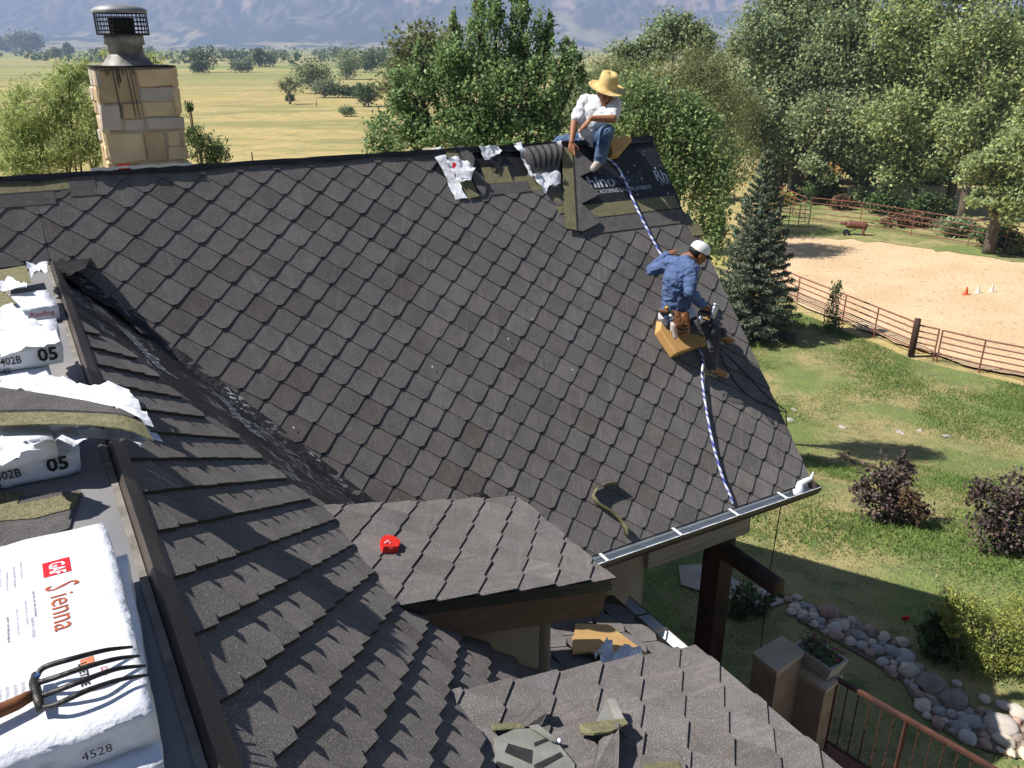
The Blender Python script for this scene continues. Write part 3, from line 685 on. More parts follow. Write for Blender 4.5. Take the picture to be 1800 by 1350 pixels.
MB().tube([lp + q1*.8, lp - q1*.62 - Z*.0], [.11, .10], 10).put('log_brace', DARKW, house, True)
# low porch roof in front of the dormers
pr0, pr1, prz0, prz1 = 2.50, 4.02, 3.72, 3.17
def Pr(c, rr, h=0.0): 
    t = (rr - pr0)/(pr1 - pr0); return np.array([*(F0 + r2*rr + q2*c)[:2], prz0 + (prz1 - prz0)*t + h])
pv = nrm(Pr(0, pr1) - Pr(0, pr0)); pn = np.cross(q2, -pv)
porch = MB().prism([Pr(-1.2, pr0), Pr(5.12, pr0), Pr(5.12, pr1), Pr(-1.2, pr1)], -Z*.05).put('porch_roof', DECK, house)
rs = random.Random(3)
for j in range(6):                         # shingle courses showing between the dormers
    for i in range(9):
        c = 3.0 + i*.30 + (.15 if j % 2 else 0) ; r_ = pr1 - .05 - j*.24
        if c > 5.0: continue
        P = [Pr(c + x, r_ + y, .004 + .010*(y+.25)/.25) for x, y in ((-.145, -.25), (.145, -.25), (.145, -.06), (.05, 0), (-.05, 0), (-.145, -.06))]
        MB().prism(P, Z*.006).put('porch_shingle', GREYG, house)
pg = part('porch_gutter', house, Pr(4.0, pr1) - Z*.1)
gp_ = lambda c, o, z: Pr(c, pr1) + r2*(o + .02) + Z*(z - .03)
gutter_run(pg, gp_, -1.2, 5.10, OFFW, OFFW)
MB().prism([gp_(-1.2, .152, -.03), gp_(-1.2, .152, -.13), gp_(-1.2, .157, -.13), gp_(-1.2, .157, -.03)], q2*6.3).put('outer_face', BRZ, pg)
for c in (4.78, 4.52, 4.2): MB().prism([gp_(c, -.01, .003), gp_(c+.025, -.01, .003), gp_(c+.025, .15, -.03), gp_(c, .15, -.03)], Z*.003).put('gutter_bracket', BRZ, pg)
MB().prism([Pr(-1.2, pr1, -.05) - r2*.02, Pr(5.1, pr1, -.05) - r2*.02, Pr(5.1, pr1, -.28) - r2*.02, Pr(-1.2, pr1, -.28) - r2*.02], -r2*.04).put('porch_fascia', FASC, house)
MB().prism([Pr(-1.2, pr0, -.06)*[1, 1, 0] , Pr(5.1, pr0, -.06)*[1, 1, 0], Pr(5.1, pr0, -.06), Pr(-1.2, pr0, -.06)], -r2*.15).put('front_wall', STUC, house)
# ------------------------------------------------------------------ chimney
def chim():
    bl, br = np.array(Muv(185, 300)), np.array(Muv(332, 292))
    base = M(bl[0], RIDGE) + q1*.50; wdt = (br - bl)[0]
    wdt = 147/ (FPX/dep(M((bl[0]+br[0])/2, RIDGE))) / abs(np.dot(r1, cR)) * 1.0
    top_z = None
    # height from the pixel of the front top edge
    dtop = dep(base)
    dd = ray(160, 116); t = ((base - CAM) @ q1) / (dd @ q1); top = CAM + dd*t; top_z = top[2]
    d2_ = ray(309, 116); t2 = ((base - CAM) @ q1) / (d2_ @ q1); P2 = CAM + d2_*t2
    x0 = (top - M0) @ r1; x1 = (P2 - M0) @ r1
    return x0, x1, base, top_z
cx0, cx1, cbase, ctz = chim()
cq = (cbase - M0) @ q1; cz0 = M(0, RIDGE)[2] - 1.0; CDEP = .62
def Cp(x, y, z): return np.array([*(M0 + r1*x + q1*(cq + y))[:2], z])
chimney = part('chimney', house, Cp((cx0+cx1)/2, CDEP/2, cz0))
MORT = mat('pale_mortar', lin('bfb29c'), lin('a89c88'), 14, .95, .5, 50)
MB().prism([Cp(cx0+.025, .025, cz0), Cp(cx1-.025, .025, cz0), Cp(cx1-.025, CDEP-.025, cz0), Cp(cx0+.025, CDEP-.025, cz0)], Z*(ctz - cz0 - .015)).put('mortar_core', MORT, chimney)
STN = [mat('sandstone_%s' % k, lin(a), lin(b), 5, .92, .6, 22, c3=lin(c), s3=3.5, t3=.62) for k, a, b, c in (('tan', 'cbb088', 'dac49c', 'a28c66'), ('brown', 'b29a76', 'c2ab86', '86704f'), ('gold', 'd6b88c', 'e0c79c', 'b5956a'), ('grey', 'b5a898', 'c4b8a8', '877c6e'))]
rs = random.Random(12)
def stones(face, w, z0, z1, seed):
    """irregular ashlar: rows of unequal stones, each its own piece; face(x, z, out) -> place"""
    rs = random.Random(seed); z = z0
    while z < z1 - .04:
        hrow = min(rs.choice((.12, .2, .24, .28)), z1 - z)
        if z1 - z - hrow < .05: hrow = z1 - z
        x = 0
        while x < w - .01:
            wd = rs.choice((.18, .26, .34)); 
            if w - x - wd < .1: wd = w - x
            subs = [(z, z+hrow)] if hrow < .16 or rs.random() < .6 else [(z, z+hrow*.45), (z+hrow*.45, z+hrow)]
            for s0, s1 in subs:
                g = .004; o = rs.uniform(.002, .030)
                P = []
                for (xx, zz) in ((x+g, s0+g), (x+wd-g, s0+g), (x+wd-g, s1-g), (x+g, s1-g)):
                    P.append((xx + rs.uniform(-.013, .013), zz + rs.uniform(-.011, .011)))
                ctr = (sum(p[0] for p in P)/4, sum(p[1] for p in P)/4)
                v = [face(a, b, -.03) for a, b in P] + [face(a, b, o*.4) for a, b in P] + [face(ctr[0]+(a-ctr[0])*.88, ctr[1]+(b-ctr[1])*.86, o + rs.uniform(0, .008)) for a, b in P]
                f = [(8, 9, 10, 11)] + [(i, (i+1) % 4, 4+(i+1) % 4, 4+i) for i in range(4)] + [(4+i, 4+(i+1) % 4, 8+(i+1) % 4, 8+i) for i in range(4)]
                mk('stone', v, f, rs.choice(STN), chimney)
            x += wd
        z += hrow
CW = cx1 - cx0
stones(lambda x, z, o: Cp(cx0 + x, .025 - o, z), CW, cz0 + .45, ctz - .02, 2)
stones(lambda x, z, o: Cp(cx0 + .025 - o, CDEP - x, z), CDEP, cz0 + .45, ctz - .02, 5)
stones(lambda x, z, o: Cp(cx1 - .025 + o, x, z), CDEP, cz0 + .45, ctz - .02, 8)
GALV = mat('sooty_galvanised_metal', lin('a5a39f'), lin('6b6864'), 7, .65, .2, 20, metal=.25, spec=.5, c3=lin('1c1b1a'), s3=5, t3=.60)
SOOT = mat('soot_black', g3(.01), g3(.022), 12, .8)
MB().prism([Cp(cx0-.0, -.004, ctz-.016), Cp(cx1, -.004, ctz-.016), Cp(cx1, CDEP, ctz-.016), Cp(cx0, CDEP, ctz-.016)], Z*.012).put('cap_plate', SOOT, chimney)
fc = Cp((cx0+cx1)/2 - .02, .26, ctz - .002)
pxm = FPX/dep(fc)
Rr = lambda px: px/pxm/2
zz = lambda v: (lambda d: (CAM + d*(((fc-CAM) @ cF)/(d @ cF)))[2])(ray(235, v)) 
hz = lambda v: (107 - v)/pxm/math.cos(rad(18))
MB().lathe(fc, [(Rr(86), 0), (Rr(84), .01), (Rr(62), hz(93)), (Rr(60), hz(90)), (Rr(58), hz(90))], 24).put('storm_flashing', GALV, chimney, True)
MB().lathe(fc, [(Rr(56), 0), (Rr(57), hz(76)), (Rr(66), hz(75)), (Rr(63), hz(58)), (Rr(30), hz(58))], 24).put('flue_pipe', GALV, chimney, True)
cg_ = MB()
zb, zt = hz(60), hz(27)
for k in range(34):
    a = 2*math.pi*k/34; p = fc + np.array([math.cos(a), math.sin(a), 0])*Rr(84); cg_.tube([p + Z*zb, p + Z*zt], .0035, 4)
for t in np.linspace(0, 1, 6):
    cg_.tube([fc + np.array([math.cos(a), math.sin(a), 0])*Rr(84) + Z*(zb + (zt-zb)*t) for a in np.linspace(0, 2*math.pi, 33)], .0035, 4)
cg_.put('mesh_cage', SOOT, chimney)
MB().lathe(fc, [(Rr(40), hz(58)), (Rr(42), hz(34))], 16).put('inner_flue', SOOT, chimney, True)
MB().lathe(fc, [(Rr(60), zb - .002), (Rr(85), zb), (Rr(85), zb + .012), (Rr(60), zb+.01)], 24).put('cage_floor', SOOT, chimney, True)
MB().lathe(fc, [(Rr(86), zt - .005), (Rr(88), zt), (Rr(88), zt + hz(27)*0 + .025), (Rr(70), zt + .05), (Rr(35), zt + .066), (.001, zt + .07)], 28).put('flue_lid', mat('dull_galvanised_lid', lin('a9abac'), lin('75777a'), 5, .6, .1, 20, metal=.3, spec=.4), chimney, True)
sr = random.Random(6)
for k in range(9):                      # tar runs down the face
    x = cx0 + .10 + .028*k + sr.uniform(-.008, .008); L_ = sr.choice((.06, .1, .16, .12, .3, .42)) ; wv = sr.uniform(.003, .006)
    pts = []
    for t in np.linspace(0, 1, 6): pts.append(Cp(x + .05*t*L_, -.010 - .008*(t < .5), ctz - .02 - L_*t))
    MB().tube(pts, [wv]*5 + [wv*.5], 5).put('tar_run', SOOT, chimney)
# ------------------------------------------------------------------ bundles, wraps and loose shingles
INK = mat('black_ink', g3(.012), rough=.6); REDI = mat('red_ink', lin('c9202a'), rough=.55); RUST = mat('rust_ink', lin('9c4a30'), lin('b4623f'), 20, .6); TERRA = mat('orange_print', lin('b8694a'), lin('cf8a69'), 9, .6)
FINE = mat('grey_fine_print', lin('9a9aa0'), rough=.6)
def rot2(a, deg):
    c, s = math.cos(rad(deg)), math.sin(rad(deg)); return np.array([a[0]*c - a[1]*s, a[0]*s + a[1]*c, 0])
def bundle(label, near_right_px, ztop, yaw, L, Wd, H, seed, group='wrapped shingle bundles on the flat roof', sag=.004):
    """a wrapped pack: rounded block with creased ends; local x to the left, y away, z up"""
    P = atz(*near_right_px, ztop); ax = -rot2(r2, yaw); ay = rot2(q2, yaw)
    nx_, ny_, nz_ = 18, 14, 4; V_, F_ = [], {}
    def pt(i, j, k):
        x, y, z = i/nx_, j/ny_, k/nz_
        X_, Y_, Z_ = (x-.5)*L, (y-.5)*Wd, (z-.5)*H
        rr = .009
        cx = max(-L/2+rr, min(L/2-rr, X_)); cy = max(-Wd/2+rr, min(Wd/2-rr, Y_)); cz = max(-H/2+rr, min(H/2-rr, Z_))
        d = np.array([X_-cx, Y_-cy, Z_-cz]); n_ = np.linalg.norm(d)
        if n_ > 1e-9: d = d/n_*rr
        q = np.array([cx, cy, cz]) + d
        edge = max(abs(x-.5), abs(y-.5))*2
        side = 1 if (i in (0, nx_) or j in (0, ny_)) else .25
        w = noise.noise(Vector((X_*9+seed*7, Y_*9, Z_*14)))*.010*side + noise.noise(Vector((X_*24+seed, Y_*24, Z_*40)))*.005*side
        nn = np.array([np.sign(x-.5)*(i in (0, nx_)), np.sign(y-.5)*(j in (0, ny_)), (k == nz_)*.12])
        q = q + nn*w; q[2] -= sag*max(0, edge-.75)*2*(k == nz_)
        return P + ax*(q[0] + L/2) + ay*(q[1] + Wd/2) + Z*(q[2] - H/2)
    idx = {}
    def vi(i, j, k):
        if (i, j, k) not in idx: idx[(i, j, k)] = len(V_); V_.append(pt(i, j, k))
        return idx[(i, j, k)]
    fs = []
    for i in range(nx_):
        for j in range(ny_):
            fs.append([vi(*t) for t in ((i, j, nz_), (i, j+1, nz_), (i+1, j+1, nz_), (i+1, j, nz_))]); fs.append([vi(*t) for t in ((i, j, 0), (i+1, j, 0), (i+1, j+1, 0), (i, j+1, 0))])
    for k in range(nz_):
        for i in range(nx_):
            fs.append([vi(*t) for t in ((i, 0, k), (i, 0, k+1), (i+1, 0, k+1), (i+1, 0, k))]); fs.append([vi(*t) for t in ((i, ny_, k), (i+1, ny_, k), (i+1, ny_, k+1), (i, ny_, k+1))])
        for j in range(ny_):
            fs.append([vi(*t) for t in ((0, j, k), (0, j+1, k), (0, j+1, k+1), (0, j, k+1))]); fs.append([vi(*t) for t in ((nx_, j, k), (nx_, j, k+1), (nx_, j+1, k+1), (nx_, j+1, k))])
    t = thing('shingle_bundle', label, 'bundle', P + ax*L/2 + ay*Wd/2 - Z*H, group)
    o = mk('wrapper', V_, fs, WRAP, t, True)
    return t, P, ax, ay
def side_text(b, s, x, z, h, H, m=INK, sx=1.0, bold=.01):
    """print on the side towards the camera; x from the right end"""
    t, P, ax, ay = b; text('print', s, P + ax*x - Z*(H - z) - ay*.0, -ax, Z, h, m, t, .0125, sx, bold)
def top_text(b, s, x, y, h, m=INK, sx=1.0, bold=.01):  # reads towards the camera, letters' tops to the right
    t, P, ax, ay = b; text('print', s, P + ax*x + ay*y, -ay, -ax, h, m, t, .0022, sx, bold)
def top_rect(b, x0, x1, y0, y1, m, lift=.0006, nm='print_panel'):
    t, P, ax, ay = b; MB().prism([P + ax*x + ay*y + Z*lift for x, y in ((x0, y0), (x1, y0), (x1, y1), (x0, y1))], Z*.0008).put(nm, m, t)
H1 = .10
bA = bundle('white wrapped shingle bundle under the fork pile, slipped out to the right', (284, 1335), FLAT + .115, -3, .46, .93, H1, 3)
bB = bundle('white wrapped shingle bundle with a red logo, topmost under the garden fork', (272, 1243), FLAT + .225, 0, .50, .93, H1, 1)
# red logo box, name, small print
top_rect(bB, .115, .185, .675, .755, REDI); top_text(bB, 'GAF', .168, .742, .040, WRAP, .62, .02)
t_, P_, ax_, ay_ = bB
for k, c in enumerate('Sienna'):
    pass
top_text(bB, 'S', .185, .625, .085, RUST, .55, .0); top_text(bB, 'ienna', .175, .572, .060, RUST, .95, .0)
for k in range(13): top_text(bB, ('caution: store flat and keep dry - protect from sun' if k % 2 else 'apply per local code and printed instructions')[:34 - k], .215 + .021*k, .62 - .03*(k % 4), .0058, INK if k % 3 == 0 else FINE, 1.15, .015)
for k in range(9): top_text(bB, 'instructions for storage and use - see wrapper'[k:k+26], .24 + .018*k, .80 - .02*(k % 3), .0055 + .001*(k % 2), FINE, 1.2, .02)
top_text(bB, 'DIAMOND SHINGLES', .225, .5, .007, FINE, 1.0, .02)
top_rect(bB, .37, .50, .06, .36, TERRA); top_text(bB, 'ELITE', .47, .33, .05, WRAP, .7, .02)
top_rect(bB, .10, .13, .225, .255, TERRA); top_text(bB, 'LIFETIME', .135, .24, .018, INK, .9, .02); top_text(bB, 'LTD', .09, .2, .014, REDI, .9, .02)
for k in range(6): top_text(bB, 'ROOFING SYSTEM', .24 + .016*k, .24, .008, FINE, .8, .02)
t_, P_, ax_, ay_ = bB
side_text(bB, '4528', .16, .035, .022, H1, bold=.0); side_text(bB, 'HI', .26, .02, .03, H1)
text('print', 'WEATHERED', bA[1] + bA[3]*.72 - Z*.055, -bA[3], Z, .03, INK, bA[0], .013, .7, .02)
# mid stack by the torn wrap
bC = bundle('white wrapped shingle bundle stamped with black code, below the torn-open pack', (138, 792), FLAT + .105, -2, .93, .46, H1, 5)
side_text(bC, 'BROWN 402B', .47, .045, .035, H1, sx=.85); side_text(bC, '05', .12, .04, .055, H1, bold=.03); side_text(bC, 'ED.05-22', .40, .008, .026, H1, sx=.85)
bD = bundle('white wrapped bundle at the frame edge on which the opened shingles lie', (95, 765), FLAT + .215, 2, .93, .46, H1, 6)
side_text(bD, '402B', .22, .04, .03, H1)
# stack further back
bE = bundle('white wrapped shingle bundle at the bottom of the pile of three', (84, 690), FLAT + .105, 3, .93, .46, H1, 7)
bF = bundle('white wrapped shingle bundle stamped 05, middle of the pile of three', (88, 652), FLAT + .21, 1, .93, .46, H1, 8)
bG = bundle('white wrapped shingle bundle stamped with code and 05, topmost of the pile of three', (105, 603), FLAT + .315, -2, .95, .46, H1, 9)
side_text(bG, 'BROWN 402B', .42, .035, .036, H1, sx=.8); side_text(bG, '05', .10, .03, .06, H1, bold=.03); side_text(bG, 'S ED.05-22', .36, -.005, .026, H1, sx=.85)
side_text(bF, 'E 05', .16, .03, .05, H1, bold=.02); side_text(bE, 'Timber', .22, .03, .03, H1, RUST)
bH = bundle('small white wrapped bundle with red print nearest the valley head', (101, 535), FLAT + .11, 4, .93, .44, H1, 11)
side_text(bH, 'Roofing', .16, .045, .03, H1, RUST); side_text(bH, 'WN 402B', .36, .03, .03, H1, sx=.8)
# torn film and opened packs -------------------------------------------------
def film(name, label, pts, m, amp, seed, step=.05, fn3=None, group=None, cat='plastic wrap', parent=None, th=0.0):
    """a crumpled free-form sheet: outline given in a plan (x, y) and a lift function fn3(x, y, h) -> place"""
    bm = bmesh.new(); rs_ = random.Random(seed)
    ol = []
    for i in range(len(pts)):
        a, b = np.array(pts[i]), np.array(pts[(i+1) % len(pts)]); n = max(1, int(np.linalg.norm(b-a)/step))
        for k in range(n): ol.append(a + (b-a)*k/n + np.array([rs_.uniform(-1, 1), rs_.uniform(-1, 1)])*step*.22)
    bm.faces.new([bm.verts.new((p[0], p[1], 0)) for p in ol])
    x0, y0 = np.min(ol, 0); x1, y1 = np.max(ol, 0)
    for k in np.arange(x0+step, x1, step): bmesh.ops.bisect_plane(bm, geom=bm.verts[:]+bm.edges[:]+bm.faces[:], plane_co=(k, 0, 0), plane_no=(1, 0, 0))
    for k in np.arange(y0+step, y1, step): bmesh.ops.bisect_plane(bm, geom=bm.verts[:]+bm.edges[:]+bm.faces[:], plane_co=(0, k, 0), plane_no=(0, 1, 0))
    bmesh.ops.triangulate(bm, faces=bm.faces[:])
    vv = []
    for i, x in enumerate(bm.verts):
        x.index = i; p = x.co
        h = amp*(abs(noise.noise(Vector((p.x*9+seed, p.y*9, 0)))*1.4) + .6*abs(noise.noise(Vector((p.x*23, p.y*23+seed, 3)))) + .3*noise.noise(Vector((p.x*55, p.y*55, seed))))
        vv.append(fn3(p.x, p.y, h))
    ff_ = [[q.index for q in f_.verts] for f_ in bm.faces]; bm.free()
    o = mk(name, vv, ff_, m, parent, True)
    if label: tag(o, label, cat, group)
    return o
def flatf(z0): return (lambda u, v: tuple(atz(u, v, z0)[:2])), (lambda x, y, h: np.array([x, y, z0 + h]))
def film_flat(label, pxs, z0, amp, seed, m=WRAP, step=.045, name='torn_wrap', zf=None, **k):
    g, f_ = flatf(z0); return film(name, label, [g(*p) for p in pxs], m, amp, seed, step, f_ if zf is None else zf, **k)
def droop(z0, k):   # sheet that hangs over the metal edge down the near slope
    def f_(x, y, h):
        rr = (np.array([x, y, 0]) - F0) @ r2; return np.array([x, y, z0 + h - max(0, rr - .10)*k])
    return f_
TW = 'torn white wraps on the flat roof'
film_flat('torn white wrap spread above the opened grey and olive shingles', [(20, 672), (80, 658), (150, 685), (190, 692), (228, 690), (268, 742), (262, 748), (230, 738), (150, 712), (80, 700), (0, 694), (0, 670)], FLAT + .235, .05, 2, zf=droop(FLAT + .235, .55), group=TW)
film_flat('torn white wrap hanging out below the opened olive shingles over the metal edge', [(0, 762), (130, 757), (200, 760), (270, 756), (284, 768), (262, 778), (250, 794), (225, 788), (200, 776), (150, 784), (80, 792), (0, 800)], FLAT + .17, .05, 4, zf=droop(FLAT + .17, .5), group=TW)
film_flat('ripped white wrap with red squares in front of the opened pack', [(0, 770), (40, 782), (75, 797), (30, 815), (0, 822)], FLAT + .235, .03, 6, group=TW)
film_flat('crumpled white wrap on the topmost far bundle', [(0, 548), (25, 540), (60, 566), (100, 590), (104, 602), (70, 612), (0, 628)], FLAT + .322, .03, 8, group=TW)
film_flat('white wrap peeled back beside the small far bundle', [(48, 470), (88, 466), (84, 482), (62, 490), (52, 484)], FLAT + .16, .07, 9, group=TW)
film_flat('ragged white film lying at the frame edge by the far bundle', [(0, 500), (18, 492), (50, 505), (48, 512), (0, 514)], FLAT + .14, .04, 12, group=TW)
def curved_strip(name, label, top, bot, zf, m, group=None, th=.006, parent=None, n=16):
    """strip between two pixel lines, bent by zf(place)"""
    v = []; f = []
    for i in range(n+1):
        t = i/n
        for ln in (top, bot):
            L_ = np.array(ln, float); k = min(int(t*(len(L_)-1)), len(L_)-2); q = t*(len(L_)-1) - k; uv = L_[k]*(1-q) + L_[k+1]*q
            P = atz(*uv, FLAT+.24); P = zf(P); v += [P, P - Z*th]
    for i in range(n): b = i*4; f += [(b, b+2, b+6, b+4), (b+1, b+5, b+7, b+3), (b, b+4, b+5, b+1), (b+2, b+3, b+7, b+6)]
    f += [(0, 1, 3, 2), (n*4, n*4+2, n*4+3, n*4+1)]
    o = mk(name, v, f, m, parent, False); return o
def zf1(P):
    rr = (P - F0) @ r2; return np.array([P[0], P[1], FLAT + .262 - max(0, rr - .05)**1.3*.9])
og = thing('opened_shingle', 'grey and olive shingle bowing out of the opened pack over the metal edge', 'shingle', atz(120, 740, FLAT+.24))
curved_strip('grey_face', '', [(-30, 684), (60, 697), (150, 712), (246, 733)], [(-30, 731), (80, 728), (170, 732), (250, 738)], zf1, GREYG, parent=og)
curved_strip('bond_line', '', [(-30, 731.2), (80, 728.2), (170, 732.2), (250, 738.2)], [(-30, 735), (80, 732), (170, 735), (252, 740)], lambda P: zf1(P) - Z*.001, BLK, parent=og)
curved_strip('olive_headlap', '', [(-30, 735.2), (80, 732.2), (170, 735.2), (252, 740.2)], [(-30, 758), (80, 754), (170, 756), (268, 768)], zf1, OLIVE, parent=og)
def flat_shingle(label, pxs, z0, m, th=.006, name='loose_shingle', grp='loose shingles on the flat roof'):
    o = MB().prism([atz(u, v, z0) for u, v in pxs], Z*th).put(name, m); return tag(o, label, 'shingle', grp)
flat_shingle('olive shingle strip lying flat beside the membrane left of the metal edge', [(-20, 880), (142, 864), (122, 930), (90, 944), (-20, 975)], FLAT + .005, GREYG)
flat_shingle('narrow olive headlap of the shingle beside the membrane', [(-20, 867), (38, 866), (30, 888), (142, 865), (132, 893), (60, 912), (-20, 918)], FLAT + .012, OLIVE, .003)
flat_shingle('olive shingle tucked behind the small far bundle', [(-15, 478), (45, 468), (55, 498), (30, 495), (-15, 505)], FLAT + .125, OLIVE)
flat_shingle('olive shingle corner in front of the small far bundle', [(-15, 512), (10, 515), (30, 535), (-15, 545)], FLAT + .13, OLIVE)
# stone coping glimpsed at the left end of the main slope
film_flat('dark felt flap turned back over the valley head', [(60, 440), (110, 452), (165, 440), (150, 475), (118, 486), (92, 470)], FLAT + .012, .022, 15, DECK, name='felt_flap', cat='felt')
# ------------------------------------------------------------------ garden fork on the near bundle
STEEL = mat('blackened_steel', g3(.02), g3(.05), 25, .5, .4, 60, metal=.6, spec=.5, c3=lin('4a4038'), s3=18, t3=.6)
WOODH = mat('worn_wood_handle', lin('6b4127'), lin('9a6a42'), 5, .6, .3, 30, stretch=(1, 1, 1))
zf_ = FLAT + .225
fork = thing('garden_fork', 'garden fork with four curved black tines lying on the logo bundle', 'fork', atz(70, 1220, zf_))
def fz_(u, v, h): return atz(u, v, zf_ + max(.012, h - .02))
tines = [[(66, 1186, .055), (80, 1172, .065), (130, 1157, .075), (185, 1143, .06), (233, 1137, .035)], [(68, 1200, .055), (100, 1190, .068), (150, 1173, .075), (205, 1158, .06), (245, 1153, .035)],
         [(74, 1223, .05), (105, 1212, .062), (150, 1195, .07), (205, 1176, .055), (256, 1170, .03)], [(72, 1244, .045), (100, 1238, .055), (150, 1215, .062), (210, 1195, .05), (262, 1186, .028)]]
for tn in tines:
    P = [fz_(*p) for p in tn]
    Q = []
    for i in range(len(P)-1):
        a_, b_2, c_, d_ = P[max(i-1, 0)], P[i], P[i+1], P[min(i+2, len(P)-1)]
        for k in range(6): t = k/6; Q.append(.5*((2*b_2) + (c_-a_)*t + (2*a_-5*b_2+4*c_-d_)*t*t + (3*b_2-a_-3*c_+d_)*t**3))
    Q.append(P[-1]); n = len(Q)
    MB().tube(Q, [.0068 - .0045*(i/n)**4 for i in range(n)], 7).put('tine', STEEL, fork, True)
MB().tube([fz_(62, 1186, .05), fz_(60, 1200, .052), fz_(66, 1225, .05), fz_(72, 1247, .045)], [.009, .0115, .0115, .009], 8).put('fork_head', STEEL, fork, True)
MB().tube([fz_(66, 1216, .05), fz_(54, 1223, .05), fz_(48, 1226, .05)], [.010, .010, .011], 8).put('socket', STEEL, fork, True)
MB().tube([fz_(54, 1223, .05), fz_(30, 1236, .052), fz_(-30, 1262, .055), fz_(-160, 1320, .06)], [.013, .0155, .016, .016], 12).put('handle', WOODH, fork, True)
MB().lathe(fz_(66, 1188, .06), [(.0, .004), (.006, .004), (.008, 0)], 8).put('paint_spot', mat('blue_paint', lin('2a4a78'), rough=.5), fork)
# ------------------------------------------------------------------ loose shingles and wrap along the ridge
def loose(label, pa, pb, pw, flip=1, h0=.045, grp='loose shingles at the unfinished ridge', teeth=3, wh=.125, wt=.24, stripes=False):
    """shingle strip on the main slope: its olive edge runs from pixel pa to pb, its tabs point to the side of pw"""
    A_, B_ = np.array(Muv(*pa)), np.array(Muv(*pb)); ex = (B_-A_); L_ = np.linalg.norm(ex); ex = ex/L_; ey = np.array([-ex[1], ex[0]])
    if np.dot(np.array(Muv(*pw)) - A_, ey) < 0: ey = -ey
    t = thing('loose_shingle', label, 'shingle', M(*(A_+B_)/2, h0), grp)
    def p(x, y, h=0.0): return M(*(A_ + ex*x + ey*y), h0 + h + .012*(x/L_)*(1 - x/L_))
    MB().prism([p(0, 0), p(L_, 0), p(L_, wh), p(0, wh)], mn*.004).put('olive_headlap', OLIVE, t)
    MB().prism([p(0, wh+.0005), p(L_, wh+.0005), p(L_, wh+.026), p(0, wh+.026)], mn*.0045).put('bond_line', BLK, t)
    yb = wh + .0265; step = L_/teeth; pts = [p(0, yb), p(L_, yb)]
    prof = [(L_, yb + .04)]
    for k in range(teeth-1, -1, -1): prof += [(k*step + step*.5 + .03, yb + wt), (k*step + step*.5 - .03, yb + wt), (k*step, yb + .05)]
    MB().prism(pts + [p(x, y) for x, y in prof], mn*.007).put('tab_field', GREYG, t)
    return t
loose('grey shingle with an olive edge held against the slope by the man in the hat', (984, 262), (991, 405), (1030, 380), teeth=3)
loose('grey shingle laid over a white strip near the ridge', (778, 264), (822, 352), (850, 320), h0=.03, teeth=2, wt=.13)
# curled pair of shingles under the torn wrap, dark adhesive bars on the back
cs = thing('curled_shingle', 'curled shingle showing its black-striped back beside the seated man', 'shingle', Mpx(945, 285, .03), 'loose shingles at the unfinished ridge')
vv, vf = [], []
for i in range(13):
    t = i/12; p0 = np.array(Muv(905 + 75*t, 262 - 9*t)); p1 = np.array(Muv(930 + 50*t, 310 - 5*t))
    for j in range(9):
        s_ = j/8; ab = p0*(1-s_) + p1*s_; vv.append(M(*ab, .03 + .09*math.sin(math.pi*min(1, s_*1.1))*(.5+.5*t)))
for i in range(12):
    for j in range(8): x = i*9+j; vf.append((x, x+1, x+10, x+9))
mk('curled_sheet', vv, vf, GREYG, cs, True)
for k in range(5):
    t = .22 + .16*k; p0 = np.array(Muv(905 + 75*t, 262 - 9*t)); p1 = np.array(Muv(930 + 50*t, 310 - 5*t)); q0 = np.array(Muv(905 + 75*(t+.055), 262 - 9*(t+.055))); q1_ = np.array(Muv(930+50*(t+.055), 310-5*(t+.055)))
    v = []; f = []
    for j in range(9):
        s_ = .04 + .80*j/8; h = .034 + .09*math.sin(math.pi*min(1, s_*1.1))*(.5+.5*t); v += [M(*(p0*(1-s_)+p1*s_), h), M(*(q0*(1-s_)+q1_*s_), h)]
    f = [(2*j, 2*j+2, 2*j+3, 2*j+1) for j in range(8)]; mk('adhesive_bar', v, f, BLK, cs)
def film_m(label, pxs, amp, seed, h0=.02, m=WRAP, name='torn_wrap', step=.05):
    return film(name, label, [Muv(*p) for p in pxs], m, amp, seed, step, lambda x, y, h: M(x, y, h0 + h), 'torn white wraps at the ridge')
film_m('long white wrap strip along the left edge of the laid shingle', [(757, 266), (774, 262), (800, 310), (819, 351), (801, 355), (780, 312)], .025, 21, .016)
film_m('crumpled white wrap with a red mark on top of the laid shingle', [(779, 290), (796, 281), (815, 292), (829, 308), (822, 326), (803, 326), (788, 312)], .07, 22, .05)
film_m('white wrap folded over the ridge right of the laid shingle', [(838, 263), (874, 260), (879, 272), (862, 282), (848, 289)], .06, 23, .03)
film_m('white wrap edge running down the left of the curled shingle', [(899, 260), (913, 257), (925, 285), (934, 318), (927, 312), (914, 285)], .05, 24, .04)
film_m('torn white wrap below the curled shingle', [(934, 313), (978, 309), (981, 328), (962, 335), (955, 344), (945, 334)], .06, 25, .04)
film_m('white wrap scrap between the curled shingle and the held one', [(972, 255), (984, 253), (984, 268), (977, 264)], .04, 26, .06)
film_m('black felt scrap torn up beside the folded white wrap', [(846, 290), (875, 272), (882, 285), (870, 308), (862, 296)], .05, 27, .02, DECK, 'felt_scrap')
MB().prism([M(*Muv(790, 299), .13), M(*Muv(796, 302), .13), M(*Muv(792, 310), .12), M(*Muv(788, 306), .12)], mn*.002).put('red_label', REDI)
tag(bpy.data.objects['red_label'], 'small red printed mark on the crumpled wrap near the ridge', 'label')
